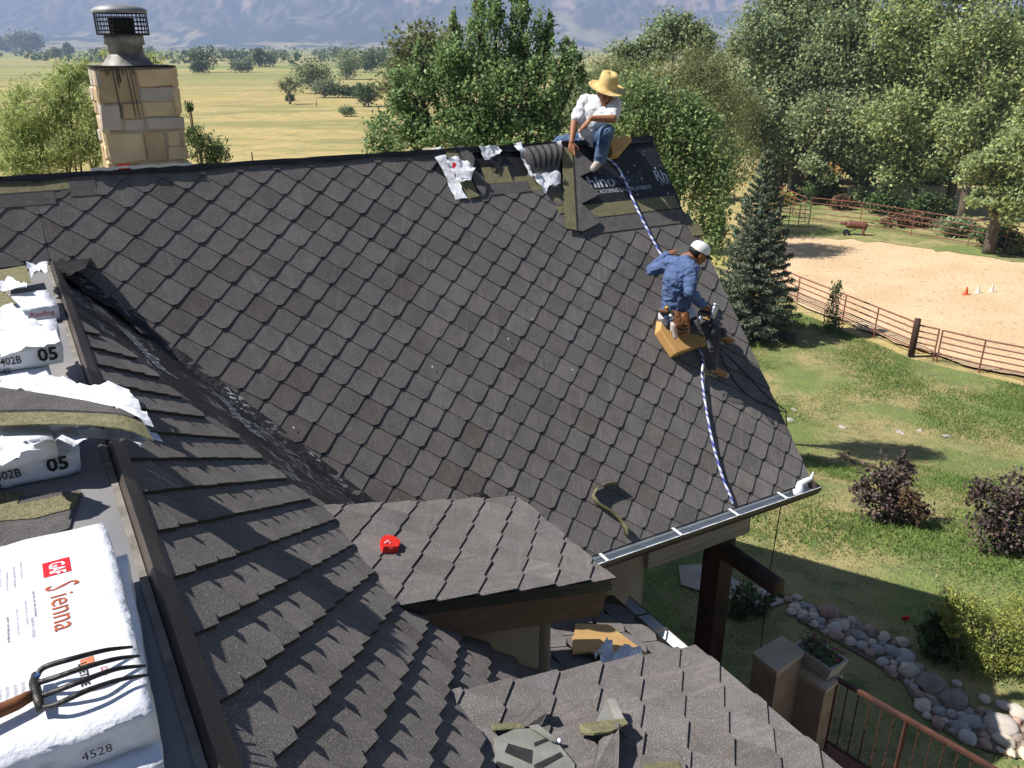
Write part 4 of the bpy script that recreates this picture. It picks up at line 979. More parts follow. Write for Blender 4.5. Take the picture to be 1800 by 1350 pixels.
# white wrap and red tape lying on the ridge by the chimney
rt = MB()
for i in range(13):
    t = i/12; a = Muv(160, 305)[0] + (Muv(335, 291)[0] - Muv(160, 305)[0])*t; w = .008*math.sin(i*2.1)
    rt.v += [tuple(M(a, RIDGE - .01, .055 + w)), tuple(M(a, RIDGE + .0, .085 + w)), tuple(K(a, .05, .05))]
for i in range(12):
    for j in range(2): x = i*3+j; rt.f.append((x, x+3, x+4, x+1))
tag(rt.put('wrap_strip', WRAP), 'white wrap strip lying along the ridge at the chimney foot', 'plastic wrap')
aR = Muv(208, 300)[0]
tag(MB().prism([M(aR, RIDGE-.012, .06), M(aR+.09, RIDGE-.012, .06), M(aR+.09, RIDGE+.02, .09), M(aR, RIDGE+.02, .09)], mn*.003).put('red_tape', REDI), 'short piece of red tape on the ridge at the chimney foot', 'tape')
# ------------------------------------------------------------------ small things on the dormers and the main slope
def Dpx(D, u, v, h=0.0):
    O = D(0, 0, h); return hit(u, v, O, dn_)
def on_d(D, P): q_ = P - D(0, 0); return q_ @ q2, q_ @ ddn
rb = thing('chalk_reel', 'small red plastic chalk reel lying on the upper dormer', 'chalk reel', Dpx(D1, 684, 966, .01))
pts = [Dpx(D1, u, v, .014) for u, v in ((667, 958), (676, 951), (690, 953), (702, 962), (698, 972), (672, 973), (668, 966))]
o = MB().prism(pts, dn_*.045).put('case', RED, rb)
MB().tube([Dpx(D1, 676, 955, .06), Dpx(D1, 682, 950, .075), Dpx(D1, 686, 955, .062)], .004, 6).put('string_hook', WRAP, rb)
MB().lathe(Dpx(D1, 688, 963, .058), [(.0, .003), (.012, .003), (.014, 0)], 10, q2, r2, dn_).put('crank', mat('dark_red_plastic', lin('7d1812'), rough=.5), rb)
cr_ = MB()   # curled offcut standing on the main slope
pth = [(1083, 850, .15), (1062, 852, .19), (1045, 860, .20), (1038, 874, .17), (1048, 888, .12), (1068, 900, .08), (1085, 914, .05), (1096, 930, .04), (1098, 942, .03)]
v = []; f = []
for i, (u, vv_, h) in enumerate(pth): 
    P = Mpx(u, vv_, .02); v += [P, P + mn*.07]
f = [(2*i, 2*i+2, 2*i+3, 2*i+1) for i in range(len(pth)-1)]
oc = mk('curled_offcut', v, f, OLIVE, None, True); tag(oc, 'thin olive shingle offcut curled up on edge above the gutter', 'offcut')
md = oc.modifiers.new('thick', 'SOLIDIFY'); md.thickness = .006
# offcuts on the near dormer
def offcut(label, pxs, h, m, tilt=None, th=.006, name='shingle_offcut'):
    P = [Dpx(D2, u, v, h) for u, v in pxs]
    if tilt: P = [p + dn_*t for p, t in zip(P, tilt)]
    o = MB().prism(P, dn_*th).put(name, m); return tag(o, label, 'offcut', 'shingle offcuts on the near dormer')
GB = mat('grey_shingle_back', lin('8a8a84'), lin('74746e'), 6, .8, .3, 40)
offcut('olive offcut strip lying left on the near dormer', [(862, 1274), (918, 1272), (922, 1281), (866, 1286)], .03, OLIVE)
offcut('grey offcut with a pointed tip standing behind the olive strip', [(918, 1270), (935, 1250), (945, 1252), (958, 1268), (952, 1276), (922, 1279)], .03, GREYG, (0, .05, .06, .05, 0, 0))
f1 = offcut('broad grey offcut turned face down with black bars on the near dormer', [(868, 1300), (905, 1283), (938, 1282), (975, 1302), (1010, 1345), (1008, 1372), (862, 1372), (870, 1330)], .028, GB)
for bpx in ([(893, 1307), (936, 1319), (934, 1343), (887, 1322)], [(873, 1338), (902, 1348), (896, 1362), (870, 1352)], [(938, 1306), (960, 1297), (966, 1301), (940, 1312)], [(938, 1345), (985, 1322), (990, 1329), (942, 1356)]):
    MB().prism([Dpx(D2, u, v, .0355) for u, v in bpx], dn_*.001).put('adhesive_bar', BLK, f1)
f2 = offcut('narrow face-down offcut with black bars beside the broad one', [(930, 1278), (945, 1275), (975, 1298), (978, 1306), (970, 1304)], .045, GB)
offcut('upright grey offcut with a point at the right of the near dormer', [(1045, 1275), (1062, 1246), (1075, 1250), (1103, 1288), (1098, 1296), (1085, 1282)], .03, GB, (0, .05, .06, .02, 0, 0))
offcut('curled olive offcut roll on the near dormer', [(1018, 1276), (1094, 1276), (1098, 1292), (1070, 1306), (1040, 1303), (1020, 1292)], .04, OLIVE, (.0, .03, .05, .05, .03, 0), .012)
offcut('grey triangular offcut leaning below the olive roll', [(1052, 1305), (1082, 1288), (1083, 1322), (1086, 1362), (1040, 1362)], .05, GREYG, (0, .05, .05, 0, 0))
offcut('flat grey offcut at the lower middle of the near dormer', [(1125, 1330), (1185, 1318), (1205, 1345), (1205, 1370), (1120, 1370)], .026, GREYG)
offcut('olive offcut end beside the flat grey one', [(1130, 1345), (1190, 1338), (1198, 1352), (1140, 1366)], .034, OLIVE)
tag(MB().lathe(Dpx(D2, 983, 1306, .03), [(0, 0), (.011, .006), (.012, .014), (.006, .022), (0, .024)], 8).put('white_knob', WRAP, None, True), 'tiny white plastic cap beside the offcuts on the near dormer', 'cap')
# board and crumpled wrap on the porch roof
PLY = mat('tan_board', lin('bd9762'), lin('cba873'), 3, .8, .15, 20)
def Ppx(u, v, h=.03): return hit(u, v, Pr(0, pr0, h), pn)
tag(MB().prism([Ppx(u, v, .03) for u, v in ((1010, 1098), (1072, 1100), (1085, 1112), (1150, 1160), (1100, 1165), (1010, 1140))], pn*.012).put('board', PLY), 'tan board lying on the porch roof between the dormers', 'board')
tag(MB().prism([Ppx(u, v, .07) for u, v in ((1006, 1120), (1050, 1125), (1072, 1140), (1055, 1155), (1035, 1148), (1006, 1150))], pn*.02).put('board', PLY), 'small tan board piece on top of the larger board', 'board')
gP = lambda u, v: (lambda P: (P @ q2, P @ pv))(Ppx(u, v, .05) - Pr(0, pr0, .05))
film('torn_wrap', 'crumpled white wrap on the porch roof behind the near dormer', [gP(u, v) for u, v in ((1040, 1152), (1060, 1146), (1078, 1158), (1098, 1140), (1120, 1150), (1133, 1166), (1090, 1178), (1055, 1172))], WRAP, .14, 31, .05, lambda x, y, h: Pr(0, pr0, .05) + q2*x + pv*y + pn*h)
# a few white specks of debris
for k, (u, v) in enumerate(((893, 596), (935, 561), (1006, 650), (516, 752), (760, 645))):
    P = Mpx(u, v, .03); tag(MB().lathe(P, [(0, 0), (.008, .003), (.006, .008), (0, .009)], 7, r1, mup, mn).put('debris_chip', WRAP, None, True), ('white chip in the middle of the main slope', 'white chip just above the one in mid slope', 'white chip nearest the seated man with the nail gun', 'white chip of debris beside the valley', 'white chip half way between the valley and mid slope')[k], 'debris', 'white chips on the main slope')
# ------------------------------------------------------------------ people
def capsule(p0, p1, a, b, k=10):
    p0, p1 = np.asarray(p0, float), np.asarray(p1, float); d = p1 - p0; L_ = np.linalg.norm(d); t = d/(L_+1e-9)
    pts = []; rr = []
    for an in (-80, -50, -22): pts.append(p0 + t*a*math.sin(rad(an))); rr.append(a*math.cos(rad(an)))
    n = max(2, int(L_/.05))
    for i in range(n+1): pts.append(p0 + d*i/n); rr.append(a + (b-a)*i/n)
    for an in (22, 50, 80): pts.append(p1 + t*b*math.sin(rad(an))); rr.append(b*math.cos(rad(an)))
    return pts, rr
SPV, SPF = sphere_pts(14, 9)
def blob(name, caps, ells, voxel, m, parent, smooth=4, wrinkle=0.0, wscale=18, wst=(1, 1, 1)):
    """union of tapered limbs and ellipsoids remeshed into one continuous skin"""
    mb = MB()
    for c in caps:
        pts, rr = capsule(*c); mb.tube(pts, rr, 12)
    for (c, ax, ay, az_) in ells:      # axes given as vectors with their radii
        mb.add([np.asarray(c) + v[0]*np.asarray(ax) + v[1]*np.asarray(ay) + v[2]*np.asarray(az_) for v in SPV], SPF)
    me = bpy.data.meshes.new('b'); me.from_pydata(mb.v, [], mb.f)
    bm = bmesh.new(); bm.from_mesh(me); bmesh.ops.recalc_face_normals(bm, faces=bm.faces[:]); bm.to_mesh(me); bm.free()
    o = bpy.data.objects.new('b', me); COL.objects.link(o)
    r_ = o.modifiers.new('r', 'REMESH'); r_.mode = 'VOXEL'; r_.voxel_size = voxel
    s_ = o.modifiers.new('s', 'SMOOTH'); s_.factor = .5; s_.iterations = smooth
    dg = bpy.context.evaluated_depsgraph_get(); dg.update()
    m2 = bpy.data.meshes.new_from_object(o.evaluated_get(dg)); bpy.data.objects.remove(o); bpy.data.meshes.remove(me)
    v = np.empty(len(m2.vertices)*3); m2.vertices.foreach_get('co', v); v = v.reshape(-1, 3)
    if wrinkle:
        nn = np.empty(len(m2.vertices)*3); m2.vertices.foreach_get('normal', nn); nn = nn.reshape(-1, 3)
        h = np.array([1 - 2*abs(noise.noise(Vector((p[0]*wscale*wst[0], p[1]*wscale*wst[1], p[2]*wscale*wst[2])))) for p in v]); h2 = np.array([1 - 2*abs(noise.noise(Vector((p[0]*wscale*2.6*wst[0]+5, p[1]*wscale*2.6*wst[1], p[2]*wscale*1.8*wst[2])))) for p in v]); v = v + nn*((h[:, None] - .6)*1.25 + .55*(h2[:, None] - .6))*wrinkle
    f = [tuple(p.vertices) for p in m2.polygons]; bpy.data.meshes.remove(m2)
    return mk(name, v, f, m, parent, True)
SKIN = mat('brown_skin', lin('8c5a3f'), lin('9c684a'), 6, .5, .1, 40, spec=.4)
HAIR = mat('black_hair', g3(.008), g3(.02), 60, .5, .4, 90)
TEE = mat('white_cotton', lin('c9c9ce'), lin('dadade'), 6, .9, .4, 25)
BLUE = mat('blue_cotton_knit', lin('4a5c82'), lin('586c94'), 6, .9, .35, 22)
JEAN = mat('faded_denim', lin('33486a'), lin('5f7693'), 4, .9, .3, 60)
JEAND = mat('dark_grey_trousers', lin('3b3b40'), lin('53535a'), 5, .9, .3, 40)
STRAW = mat('straw', lin('c9ab6c'), lin('dcc48a'), 12, .8, .6, 110, c3=lin('a5854b'), s3=60, t3=.6)
SHOE = mat('shoe_leather', lin('4d463f'), lin('a59a8a'), 14, .6, .3, 40)
SOCK = mat('pale_suede', lin('a9a097'), lin('bdb5ac'), 15, .9, .4, 50)
SOLE = mat('pale_rubber', lin('b9b2a6'), rough=.7)
FOAM = mat('tan_foam', lin('c0935a'), lin('cda269'), 4, .85, .2, 60)
CAPW = mat('white_cap_cotton', lin('e2e2e0'), rough=.85); CAPB = mat('black_cap_brim', g3(.02), g3(.03), 20, .8)
LEA = mat('brown_leather', lin('6d4527'), lin('4c2f1b'), 9, .6, .3, 40)
def hand(Wp, d, n, s, curl=.5, L_=.185, spread=.12, curls=None):
    """palm and five fingers: d towards the fingertips, n out of the back of the hand, s towards the thumb"""
    d, n, s = nrm(d), nrm(n), nrm(s); k = L_/.185; C_ = []
    for i, (off, ln) in enumerate(((.030, .072), (.010, .080), (-.010, .075), (-.029, .060))):
        kn = Wp + d*.088*k*(1 - .06*abs(i-1)) + s*off*k
        C_.append((Wp + s*off*.6*k + d*.01, kn, .0155*k, .0115*k))
        cu = curl if curls is None else curls[i]; p = kn; dd = d + s*(off*4*spread)
        for sg, q in ((.45, .35), (.32, .9), (.23, 1.35)):
            a = cu*q; dr = nrm(dd)*math.cos(a) - n*math.sin(a); e = p + dr*ln*k*sg*1.05; C_.append((p, e, .0093*k, .0083*k)); p = e
    b = Wp + d*.025*k + s*.03*k; e = b + nrm(d*.75 + s*.75 - n*.25)*.045*k; C_.append((Wp + d*.02*k, b, .014*k, .013*k)); C_.append((b, e, .0125*k, .010*k)); C_.append((e, e + nrm(d*.95 + s*.2 - n*.35)*.032*k, .010*k, .008*k))
    return C_
def head_parts(c, fwd, up, R=.098):
    """ellipsoids of a head with nose, brow, jaw, ears"""
    f, u = nrm(fwd), nrm(up); u = nrm(u - f*np.dot(u, f)); s = np.cross(f, u)
    E_ = [(c + u*.02, f*.098, s*.076, u*.105), (c - u*.045 + f*.022, f*.068, s*.058, u*.070), (c - u*.088 + f*.052, f*.030, s*.032, u*.026), (c + f*.085 + u*.012, f*.018, s*.05, u*.016)]
    E_ += [(c + f*.098 - u*.018, f*.022, s*.014, u*.024), (c + f*.104 - u*.032, f*.016, s*.017, u*.012), (c + f*.085 - u*.062, f*.012, s*.024, u*.010)]
    for t in (-1, 1): E_.append((c + s*t*.078 - u*.008 - f*.008, f*.018, s*.010, u*.032)); E_.append((c + f*.07 + s*t*.04 - u*.03, f*.02, s*.018, u*.018))
    return E_, f, u, s
def face_bits(parent, c, f, u, s, hairm=HAIR):
    for t in (-1, 1):
        e = c + f*.088 + s*t*.032 + u*.0
        mb = MB().add([e + v[0]*f*.010 + v[1]*s*.014 + v[2]*u*.009 for v in SPV], SPF); mb.put('eye', mat('eye_dark', g3(.02), rough=.2), parent, True)
        mb = MB().add([e + u*.020 + f*.006 + v[0]*f*.006 + v[1]*s*.02 + v[2]*u*.005 for v in SPV], SPF); mb.put('eyebrow', hairm, parent, True)
    MB().add([c + f*.096 - u*.064 + v[0]*f*.006 + v[1]*s*.022 + v[2]*u*.004 for v in SPV], SPF).put('mouth', mat('lip', lin('6d3a30'), rough=.5), parent, True)
# --- the man in the straw hat, astride the ridge
D0 = 9.30
def mp_(u, v, dd): return at(u, v, D0 + dd)
def onM(u, v, h): return Mpx(u, v, h)
hipC = mp_(1043, 246, .02); hipR = mp_(1029, 246, .08); hipL = mp_(1055, 247, -.03)
waist = mp_(1040, 232, -.03); chest = mp_(1049, 198, -.13); neck = mp_(1056, 175, -.22)
shR = mp_(1029, 180, -.12); elR = mp_(1009, 218, -.20); wrR = mp_(1005, 250, -.25); hdR = onM(1005, 262, .07)
shL = mp_(1079, 184, -.24); elL = mp_(1077, 209, -.46); wrL = mp_(1040, 208, -.50)
knL = mp_(1067, 232, -.40); anL = onM(1054, 283, .09); toL = onM(1042, 297, .05)
knR = mp_(984, 250, .28); ftR = K(Muv(975, 250)[0], .55, .10)
headc = mp_(1064, 166, -.30)
hf, hu = nrm(np.array([.2, -.85, -.30])), nrm(np.array([.16, -.22, .95]))
man1 = thing('person', 'man in straw hat, white T-shirt and jeans sitting astride the ridge', 'person', hipC - Z*.1)
E_, f_, u_, s_ = head_parts(headc, hf, hu)
caps = [(neck, headc - u_*.02, .055, .055), (chest, neck, .10, .06), (hipC, waist, .12, .12), (waist, chest, .12, .13), (shR, shL, .07, .07), (shR, elR, .052, .042), (elR, wrR, .043, .029), (shL, elL, .052, .043), (elL, wrL, .045, .029), (hipR, knR, .085, .06), (knR, ftR, .055, .045), (hipL, knL, .085, .06), (knL, anL, .055, .042), (anL, toL, .045, .03)]
dR = nrm(hdR - wrR)
caps += hand(wrR, dR, nrm(cR*-.6 - cF), cR, .35, curls=(.1, .8, .9, 1.0))
dL = nrm(mp_(1024, 222, -.47) - wrL)
caps += hand(wrL, dL, nrm(-cF*.8 + cU*.5), nrm(-cU - cR*.3), .35, spread=.3)
b1 = blob('body', caps, E_, .0065, SKIN, man1, 3)
face_bits(man1, headc, f_, u_, s_)
blob('hair', [], [(headc + u_*.04 - f_*.02, f_*.088, s_*.084, u_*.085)], .008, HAIR, man1, 2)
blob('t_shirt', [(hipC + cU*.02, waist, .150, .150), (waist, chest, .150, .165), (chest, neck - cU*.02, .150, .085), (shR, shL, .088, .088), (shR, shR + (elR-shR)*.72, .085, .078), (shL, shL + (elL-shL)*.75, .085, .078), (mp_(1036, 222, -.08), mp_(1062, 205, -.26), .10, .10)], [], .008, TEE, man1, 3, .012, 9)
blob('jeans', [(hipR, hipL, .125, .125), (hipC, waist - cU*.0, .13, .12), (hipR, knR, .10, .078), (knR, ftR - (ftR-knR)*.15, .075, .066), (hipL, knL, .105, .080), (knL, anL + Z*.02, .078, .070)], [], .008, JEAN, man1, 3, .010, 11)
blob('shoe', [(anL - (anL-knL)*.05, anL, .048, .045), (anL, toL, .048, .036), (anL - nrm(toL-anL)*.04, anL, .042, .042)], [], .007, SOCK, man1, 2, .003, 30)
blob('shoe', [(ftR + Z*.02, ftR + q1*.14 - Z*.12, .048, .036)], [], .008, SOCK, man1, 2)
# straw hat: crown with a pinch, wide curved brim
hat = part('straw_hat', man1, headc + u_*.09); ho = headc + u_*.085
hb = MB(); k = 36
prof = [(.208, -.012), (.195, -.018), (.15, -.014), (.118, -.004), (.106, .012), (.103, .05), (.096, .10), (.090, .132), (.078, .146), (.05, .150), (.001, .142)]
for (rr, zz_) in prof:
    for j in range(k):
        a = 2*math.pi*j/k; br = max(0, rr - .12)/.095; cu = .007*br*math.cos(2*a) * -1; pin = -.022*math.exp(-((a-math.pi/2)/.5)**2)*0
        hb.v.append(tuple(ho + f_*rr*1.06*math.cos(a) + s_*rr*.98*math.sin(a) + u_*(zz_ + cu + (-.012*max(0, math.cos(a))**2*(zz_ > .12)))))
for i in range(len(prof)-1):
    for j in range(k): a, c = i*k+j, i*k+(j+1) % k; hb.f.append((a, c, c+k, a+k))
ho_ = hb.put('hat_shell', STRAW, hat, True); md = ho_.modifiers.new('t', 'SOLIDIFY'); md.thickness = .004
bd = MB().lathe(ho, [(.1085, .012), (.1075, .034), (.1065, .034), (.1065, .012)], 36, f_*1.06, s_*.98, u_); bd.put('hat_band', mat('hat_band_weave', lin('8d7a52'), lin('6f5f40'), 60, .9), hat, True)
# foam pad behind him
def pad(label, pxs, h0, th, parent=None):
    o = MB().prism([Mpx(u, v, h0) for u, v in pxs], mn*th).put('foam_pad', FOAM)
    b_ = o.modifiers.new('b', 'BEVEL'); b_.width = .012; b_.segments = 3
    return tag(o, label, 'foam pad')
pad('tan foam pad under the man in the straw hat at the ridge', [(1064, 252), (1100, 247), (1104, 256), (1084, 279), (1070, 282)], .012, .10)
# --- the man in blue, sitting on his pad lower down the slope
dp = dep(Mpx(1195, 590))
def m2(u, v, dd): return at(u, v, dp + dd)
hip = m2(1192, 566, -.17); hipA = m2(1178, 566, -.12); hipB = m2(1204, 566, -.22)
wst = m2(1188, 544, -.22); che = m2(1193, 490, -.38); nek = m2(1205, 455, -.40)
sA = m2(1178, 464, -.34); eA = m2(1145, 475, -.22); wA = m2(1172, 449, -.05); hA = m2(1187, 437, .05)
sB = m2(1215, 472, -.48); eB = m2(1213, 514, -.54); wB = m2(1236, 536, -.44)
anB = onM(1250, 647, .10); toB = onM(1277, 659, .05); knB = anB + Z*.40 + cR*-.03 - cF*.06
knA = m2(1222, 566, .22); anA = onM(1268, 590, .10); toA = onM(1288, 600, .05)
hc2 = m2(1227, 446, -.40)
hf2, hu2 = nrm(np.array([.86, .25, -.48])), nrm(np.array([.42, .1, .85]))
man2 = thing('person', 'man in blue long-sleeved shirt and white cap sitting on a foam pad', 'person', hip - Z*.12)
E_, f_, u_, s_ = head_parts(hc2, hf2, hu2)
caps = [(nek, hc2 - u_*.02 - f_*.01, .058, .056), (che, nek, .10, .06), (hip, wst, .12, .12), (wst, che, .12, .13), (sA, sB, .07, .07), (sA, eA, .05, .042), (eA, wA, .042, .029), (sB, eB, .05, .042), (eB, wB, .042, .030), (hipB, knB, .085, .06), (knB, anB, .055, .04), (anB, toB, .045, .03), (hipA, knA, .085, .06), (knA, anA, .055, .04), (anA, toA, .045, .03)]
caps += hand(wA, nrm(hA - wA), nrm(-cF*.4 + cU), nrm(cR), .25, spread=.3)
gunP = m2(1246, 548, -.44)
caps += hand(wB, nrm(gunP - wB), nrm(cR*.3 - cF + cU*.4), nrm(cU + cR*.2), 1.1)
blob('body', caps, E_, .0065, SKIN, man2, 3); face_bits(man2, hc2, f_, u_, s_)
blob('hair', [], [(hc2 + u_*.018 - f_*.022, f_*.088, s_*.082, u_*.085)], .008, HAIR, man2, 2)
blob('shirt', [(hip + cU*.03, wst, .142, .148), (wst, che, .148, .158), (che, nek - cU*.035, .145, .085), (sA, sB, .086, .086), (sA, eA, .074, .060), (eA, wA, .060, .045), (sB, eB, .076, .060), (eB, wB, .062, .046)], [], .008, BLUE, man2, 3, .011, 10, (1, 1, 1.6))
blob('trousers', [(hipA, hipB, .122, .122), (hip, wst - cU*.03, .13, .132), (hipB, knB, .10, .078), (knB, anB + Z*.03, .075, .062), (hipA, knA, .10, .075), (knA, anA + Z*.03, .073, .06)], [], .008, JEAND, man2, 3, .010, 12)
blob('shirt_hem', [(hipA + cU*.06, hipB + cU*.06, .127, .127)], [], .012, TEE, man2, 2)
for (an, to) in ((anB, toB), (anA, toA)):
    dn2 = nrm(to - an); sh = part('shoe', man2, an)
    blob('shoe_upper', [(an - Z*.0, an - mn*.02, .048, .05), (an - mn*.035 - dn2*.03, to - mn*.005, .046, .036)], [], .006, SHOE, sh, 2)
    sd = nrm(np.cross(dn2, mn)); o0 = an - mn*.085 - dn2*.07; L_ = np.linalg.norm(to - an) + .11
    MB().prism([o0 - sd*.035, o0 + dn2*.06 - sd*.04, o0 + dn2*L_*.75 - sd*.046, o0 + dn2*L_ - sd*.022, o0 + dn2*L_ + sd*.022, o0 + dn2*L_*.75 + sd*.046, o0 + dn2*.06 + sd*.04, o0 + sd*.035], mn*.026).put('sole', SOLE, sh)
cap = part('cap', man2, hc2 + u_*.05); co = hc2 + u_*.038
MB().lathe(co, [(.103, -.014), (.104, .015), (.097, .045), (.076, .072), (.04, .086), (.001, .09)], 24, f_*1.03, s_*.88, u_).put('crown', CAPW, cap, True)
bm_ = MB(); nb = 12
for i in range(nb+1):
    a = rad(-62 + 124*i/nb); e = co + (f_*math.cos(a)*.105 + s_*math.sin(a)*.09) - u_*.006; o2 = e + f_*(.075*max(.15, math.cos(a*1.25))) - u_*(.015 + .02*math.sin(a)**2); bm_.v += [tuple(e), tuple(o2)]
for i in range(nb): bm_.f.append((2*i, 2*i+1, 2*i+3, 2*i+2))
bo = bm_.put('brim', CAPB, cap, True); md = bo.modifiers.new('t', 'SOLIDIFY'); md.thickness = .006
# tool belt with pouches, hammer handle and glove
belt = part('tool_belt', man2, wst - cU*.08)
wc = wst - cU*.035
MB().tube([wc + cR*.155*math.cos(a) + cF*.14*math.sin(a) - cU*.02*math.cos(a+.5) for a in np.linspace(0, 2*math.pi, 25)], .02, 8).put('strap', LEA, belt, True)
blob('pouch', [(m2(1190, 556, -.36), m2(1192, 572, -.37), .055, .05), (m2(1204, 556, -.38), m2(1206, 570, -.39), .045, .045)], [], .009, LEA, belt, 2, .006, 25)
MB().tube([m2(1172, 541, -.36), m2(1180, 548, -.38), m2(1192, 560, -.40), m2(1200, 566, -.40)], [.014, .014, .012, .012], 8).put('hammer_grip', CAPB, belt, True)
MB().tube([m2(1171, 539, -.36), m2(1173, 543, -.365)], [.017, .017], 8).put('yellow_end', mat('yellow_plastic', lin('d8a62a'), rough=.5), belt, True)
blob('glove', [(m2(1184, 572, -.38), m2(1187, 592, -.36), .028, .024), (m2(1181, 568, -.37), m2(1180, 582, -.36), .016, .013), (m2(1188, 572, -.385), m2(1190, 590, -.37), .016, .013)], [], .007, SOCK, belt, 2)
for k, rr in enumerate((.05, .065, .075)):
    c = m2(1203 - k*2, 570 + k*5, -.43); MB().tube([c + cR*rr*math.cos(a) + cU*rr*.8*math.sin(a) for a in np.linspace(0, 2*math.pi, 20)], .004, 5).put('coiled_cord', LEA, belt, True)
MB().tube([m2(1177, 553, -.37), m2(1184, 560, -.38)], [.022, .018], 8).put('steel_tool', mat('bright_steel', lin('b8bcc4'), lin('d5d8de'), 9, .3, metal=.8), belt, True)
pad('tan foam pad with a folded corner under the man in blue', [(1153, 566), (1176, 560), (1240, 566), (1237, 610), (1216, 616), (1178, 630), (1166, 612), (1150, 588)], .012, .115)
# nail gun in his right hand
NS = mat('nailer_metal', lin('9fa6ad'), lin('c9ced3'), 12, .3, .05, 30, metal=.7, spec=.5)
gun = thing('nail_gun', 'silver pneumatic nail gun held at the knee of the man in blue', 'nail gun', m2(1248, 560, -.42))
MB().tube([m2(1258, 536, -.45), m2(1256, 543, -.45), m2(1254, 550, -.45), m2(1251, 560, -.45)], [.030, .034, .030, .028], 14).put('cylinder', NS, gun, True)
MB().tube([m2(1259, 534, -.45), m2(1258, 538, -.45)], [.036, .037], 14).put('cylinder_head', NS, gun, True)
MB().tube([m2(1252, 552, -.45), m2(1242, 549, -.44), m2(1230, 546, -.42)], [.02, .018, .018], 10).put('grip', CAPB, gun, True)
MB().lathe(m2(1230, 562, -.44), [(0, -.02), (.045, -.02), (.048, 0), (.045, .02), (0, .02)], 18, cU, cF, cR).put('coil_magazine', NS, gun, True)
MB().tube([m2(1251, 560, -.45), m2(1249, 572, -.44), m2(1247, 578, -.43)], [.02, .014, .010], 8).put('nose', CAPB, gun, True)
# air hose: from the gun over the rake, then hanging to the ground
HOSE = mat('black_hose', g3(.012), g3(.02), 30, .45)
def smooth_path(P, n=10):
    P = [np.asarray(p, float) for p in P]; Q = []
    for i in range(len(P)-1):
        a, b, c, d = P[max(i-1, 0)], P[i], P[i+1], P[min(i+2, len(P)-1)]
        for k in range(n):
            t = k/n; Q.append(.5*((2*b) + (c-a)*t + (2*a-5*b+4*c-d)*t*t + (3*b-a-3*c+d)*t**3))
    Q.append(P[-1]); return Q
hang = np.array([*(M(RAKE+.10, EAVE-.0))[:2], 0])
hp = [m2(1230, 546, -.42), m2(1226, 560, -.5), m2(1238, 585, -.45), onM(1262, 610, .035), onM(1300, 645, .03), onM(1340, 688, .03), onM(1368, 712, .03)]
rk = onM(1376, 722, .02); hp += [rk + r1*.03 + Z*.0]
tag(MB().tube(smooth_path(hp), .0065, 7).put('air_hose', HOSE, None, True), 'thin black air hose running from the nail gun to the roof edge', 'hose')
hp = [onM(1232, 590, .14), onM(1258, 612, .03), onM(1290, 668, .025), onM(1320, 698, .025), onM(1362, 718, .025), rk + r1*.05 - Z*.03]
tag(MB().tube(smooth_path(hp), .006, 7).put('air_hose', HOSE, None, True), 'second black air hose looping lower from the tool belt to the roof edge', 'hose')
hx = [at(1373, 886, 8.3), at(1371, 960, 8.0), at(1366, 1040, 7.7), at(1360, 1130, 7.4), at(1356, 1232, 7.2)]
tp = M(RAKE+.13, EAVE+.2)
top_ = hit(1373, 880, M(RAKE+.12, 0), r1); hb0 = np.array([top_[0], top_[1], top_[2]+.9])
vz = [np.array([top_[0], top_[1], z_]) + np.array([.015*math.sin(z_*2.1), .01*math.cos(z_*1.7), 0]) for z_ in np.linspace(top_[2] + .55, 0.05, 14)]
tag(MB().tube(smooth_path([rk + r1*.045 - Z*.01] + vz, 4), .0065, 7).put('air_hose', HOSE, None, True), 'black air hose hanging straight down from the roof edge to the ground', 'hose')
# blue and white rope ------------------------------------------------------
ROPE = mat('braided_rope', g3(1.0), None, rough=.8, attr=True, bump=.3, bscale=200)
def rope(label, P, r_=.0125):
    Q = smooth_path(P, 14); 
    L_ = [0]
    for i in range(1, len(Q)): L_.append(L_[-1] + np.linalg.norm(Q[i]-Q[i-1]))
    n = int(L_[-1]/.012); S_ = np.linspace(0, L_[-1], n); R_ = np.stack([np.interp(S_, L_, [q_[k] for q_ in Q]) for k in range(3)], -1)
    mb = MB().tube(list(R_), r_, 8); tone = []
    b_, w_ = lin('3a4ba8'), lin('dfe2ee')
    for i in range(n):
        for j in range(8): tone.append(b_ if (i*1.0 + j*1.25 + 1.6*math.sin(i*.37)) % 8 < 3.8 else w_)
    return tag(mb.put('rope', ROPE, None, True, tone=tone), label, 'rope')
rope('blue and white rope running from the seated man down to the man in blue', [onM(1055, 268, .03), onM(1082, 290, .02), onM(1096, 312, .022), onM(1110, 345, .04), onM(1130, 388, .045), onM(1155, 435, .04), onM(1166, 455, .045), onM(1185, 500, .06), onM(1200, 560, .05)])
rope('blue and white rope trailing from the foam pad down to the gutter', [onM(1225, 600, .05), onM(1236, 632, .045), onM(1234, 655, .045), onM(1237, 690, .04), onM(1246, 745, .04), onM(1256, 790, .04), onM(1270, 838, .04), onM(1284, 872, .04), onM(1289, 885, .03)])
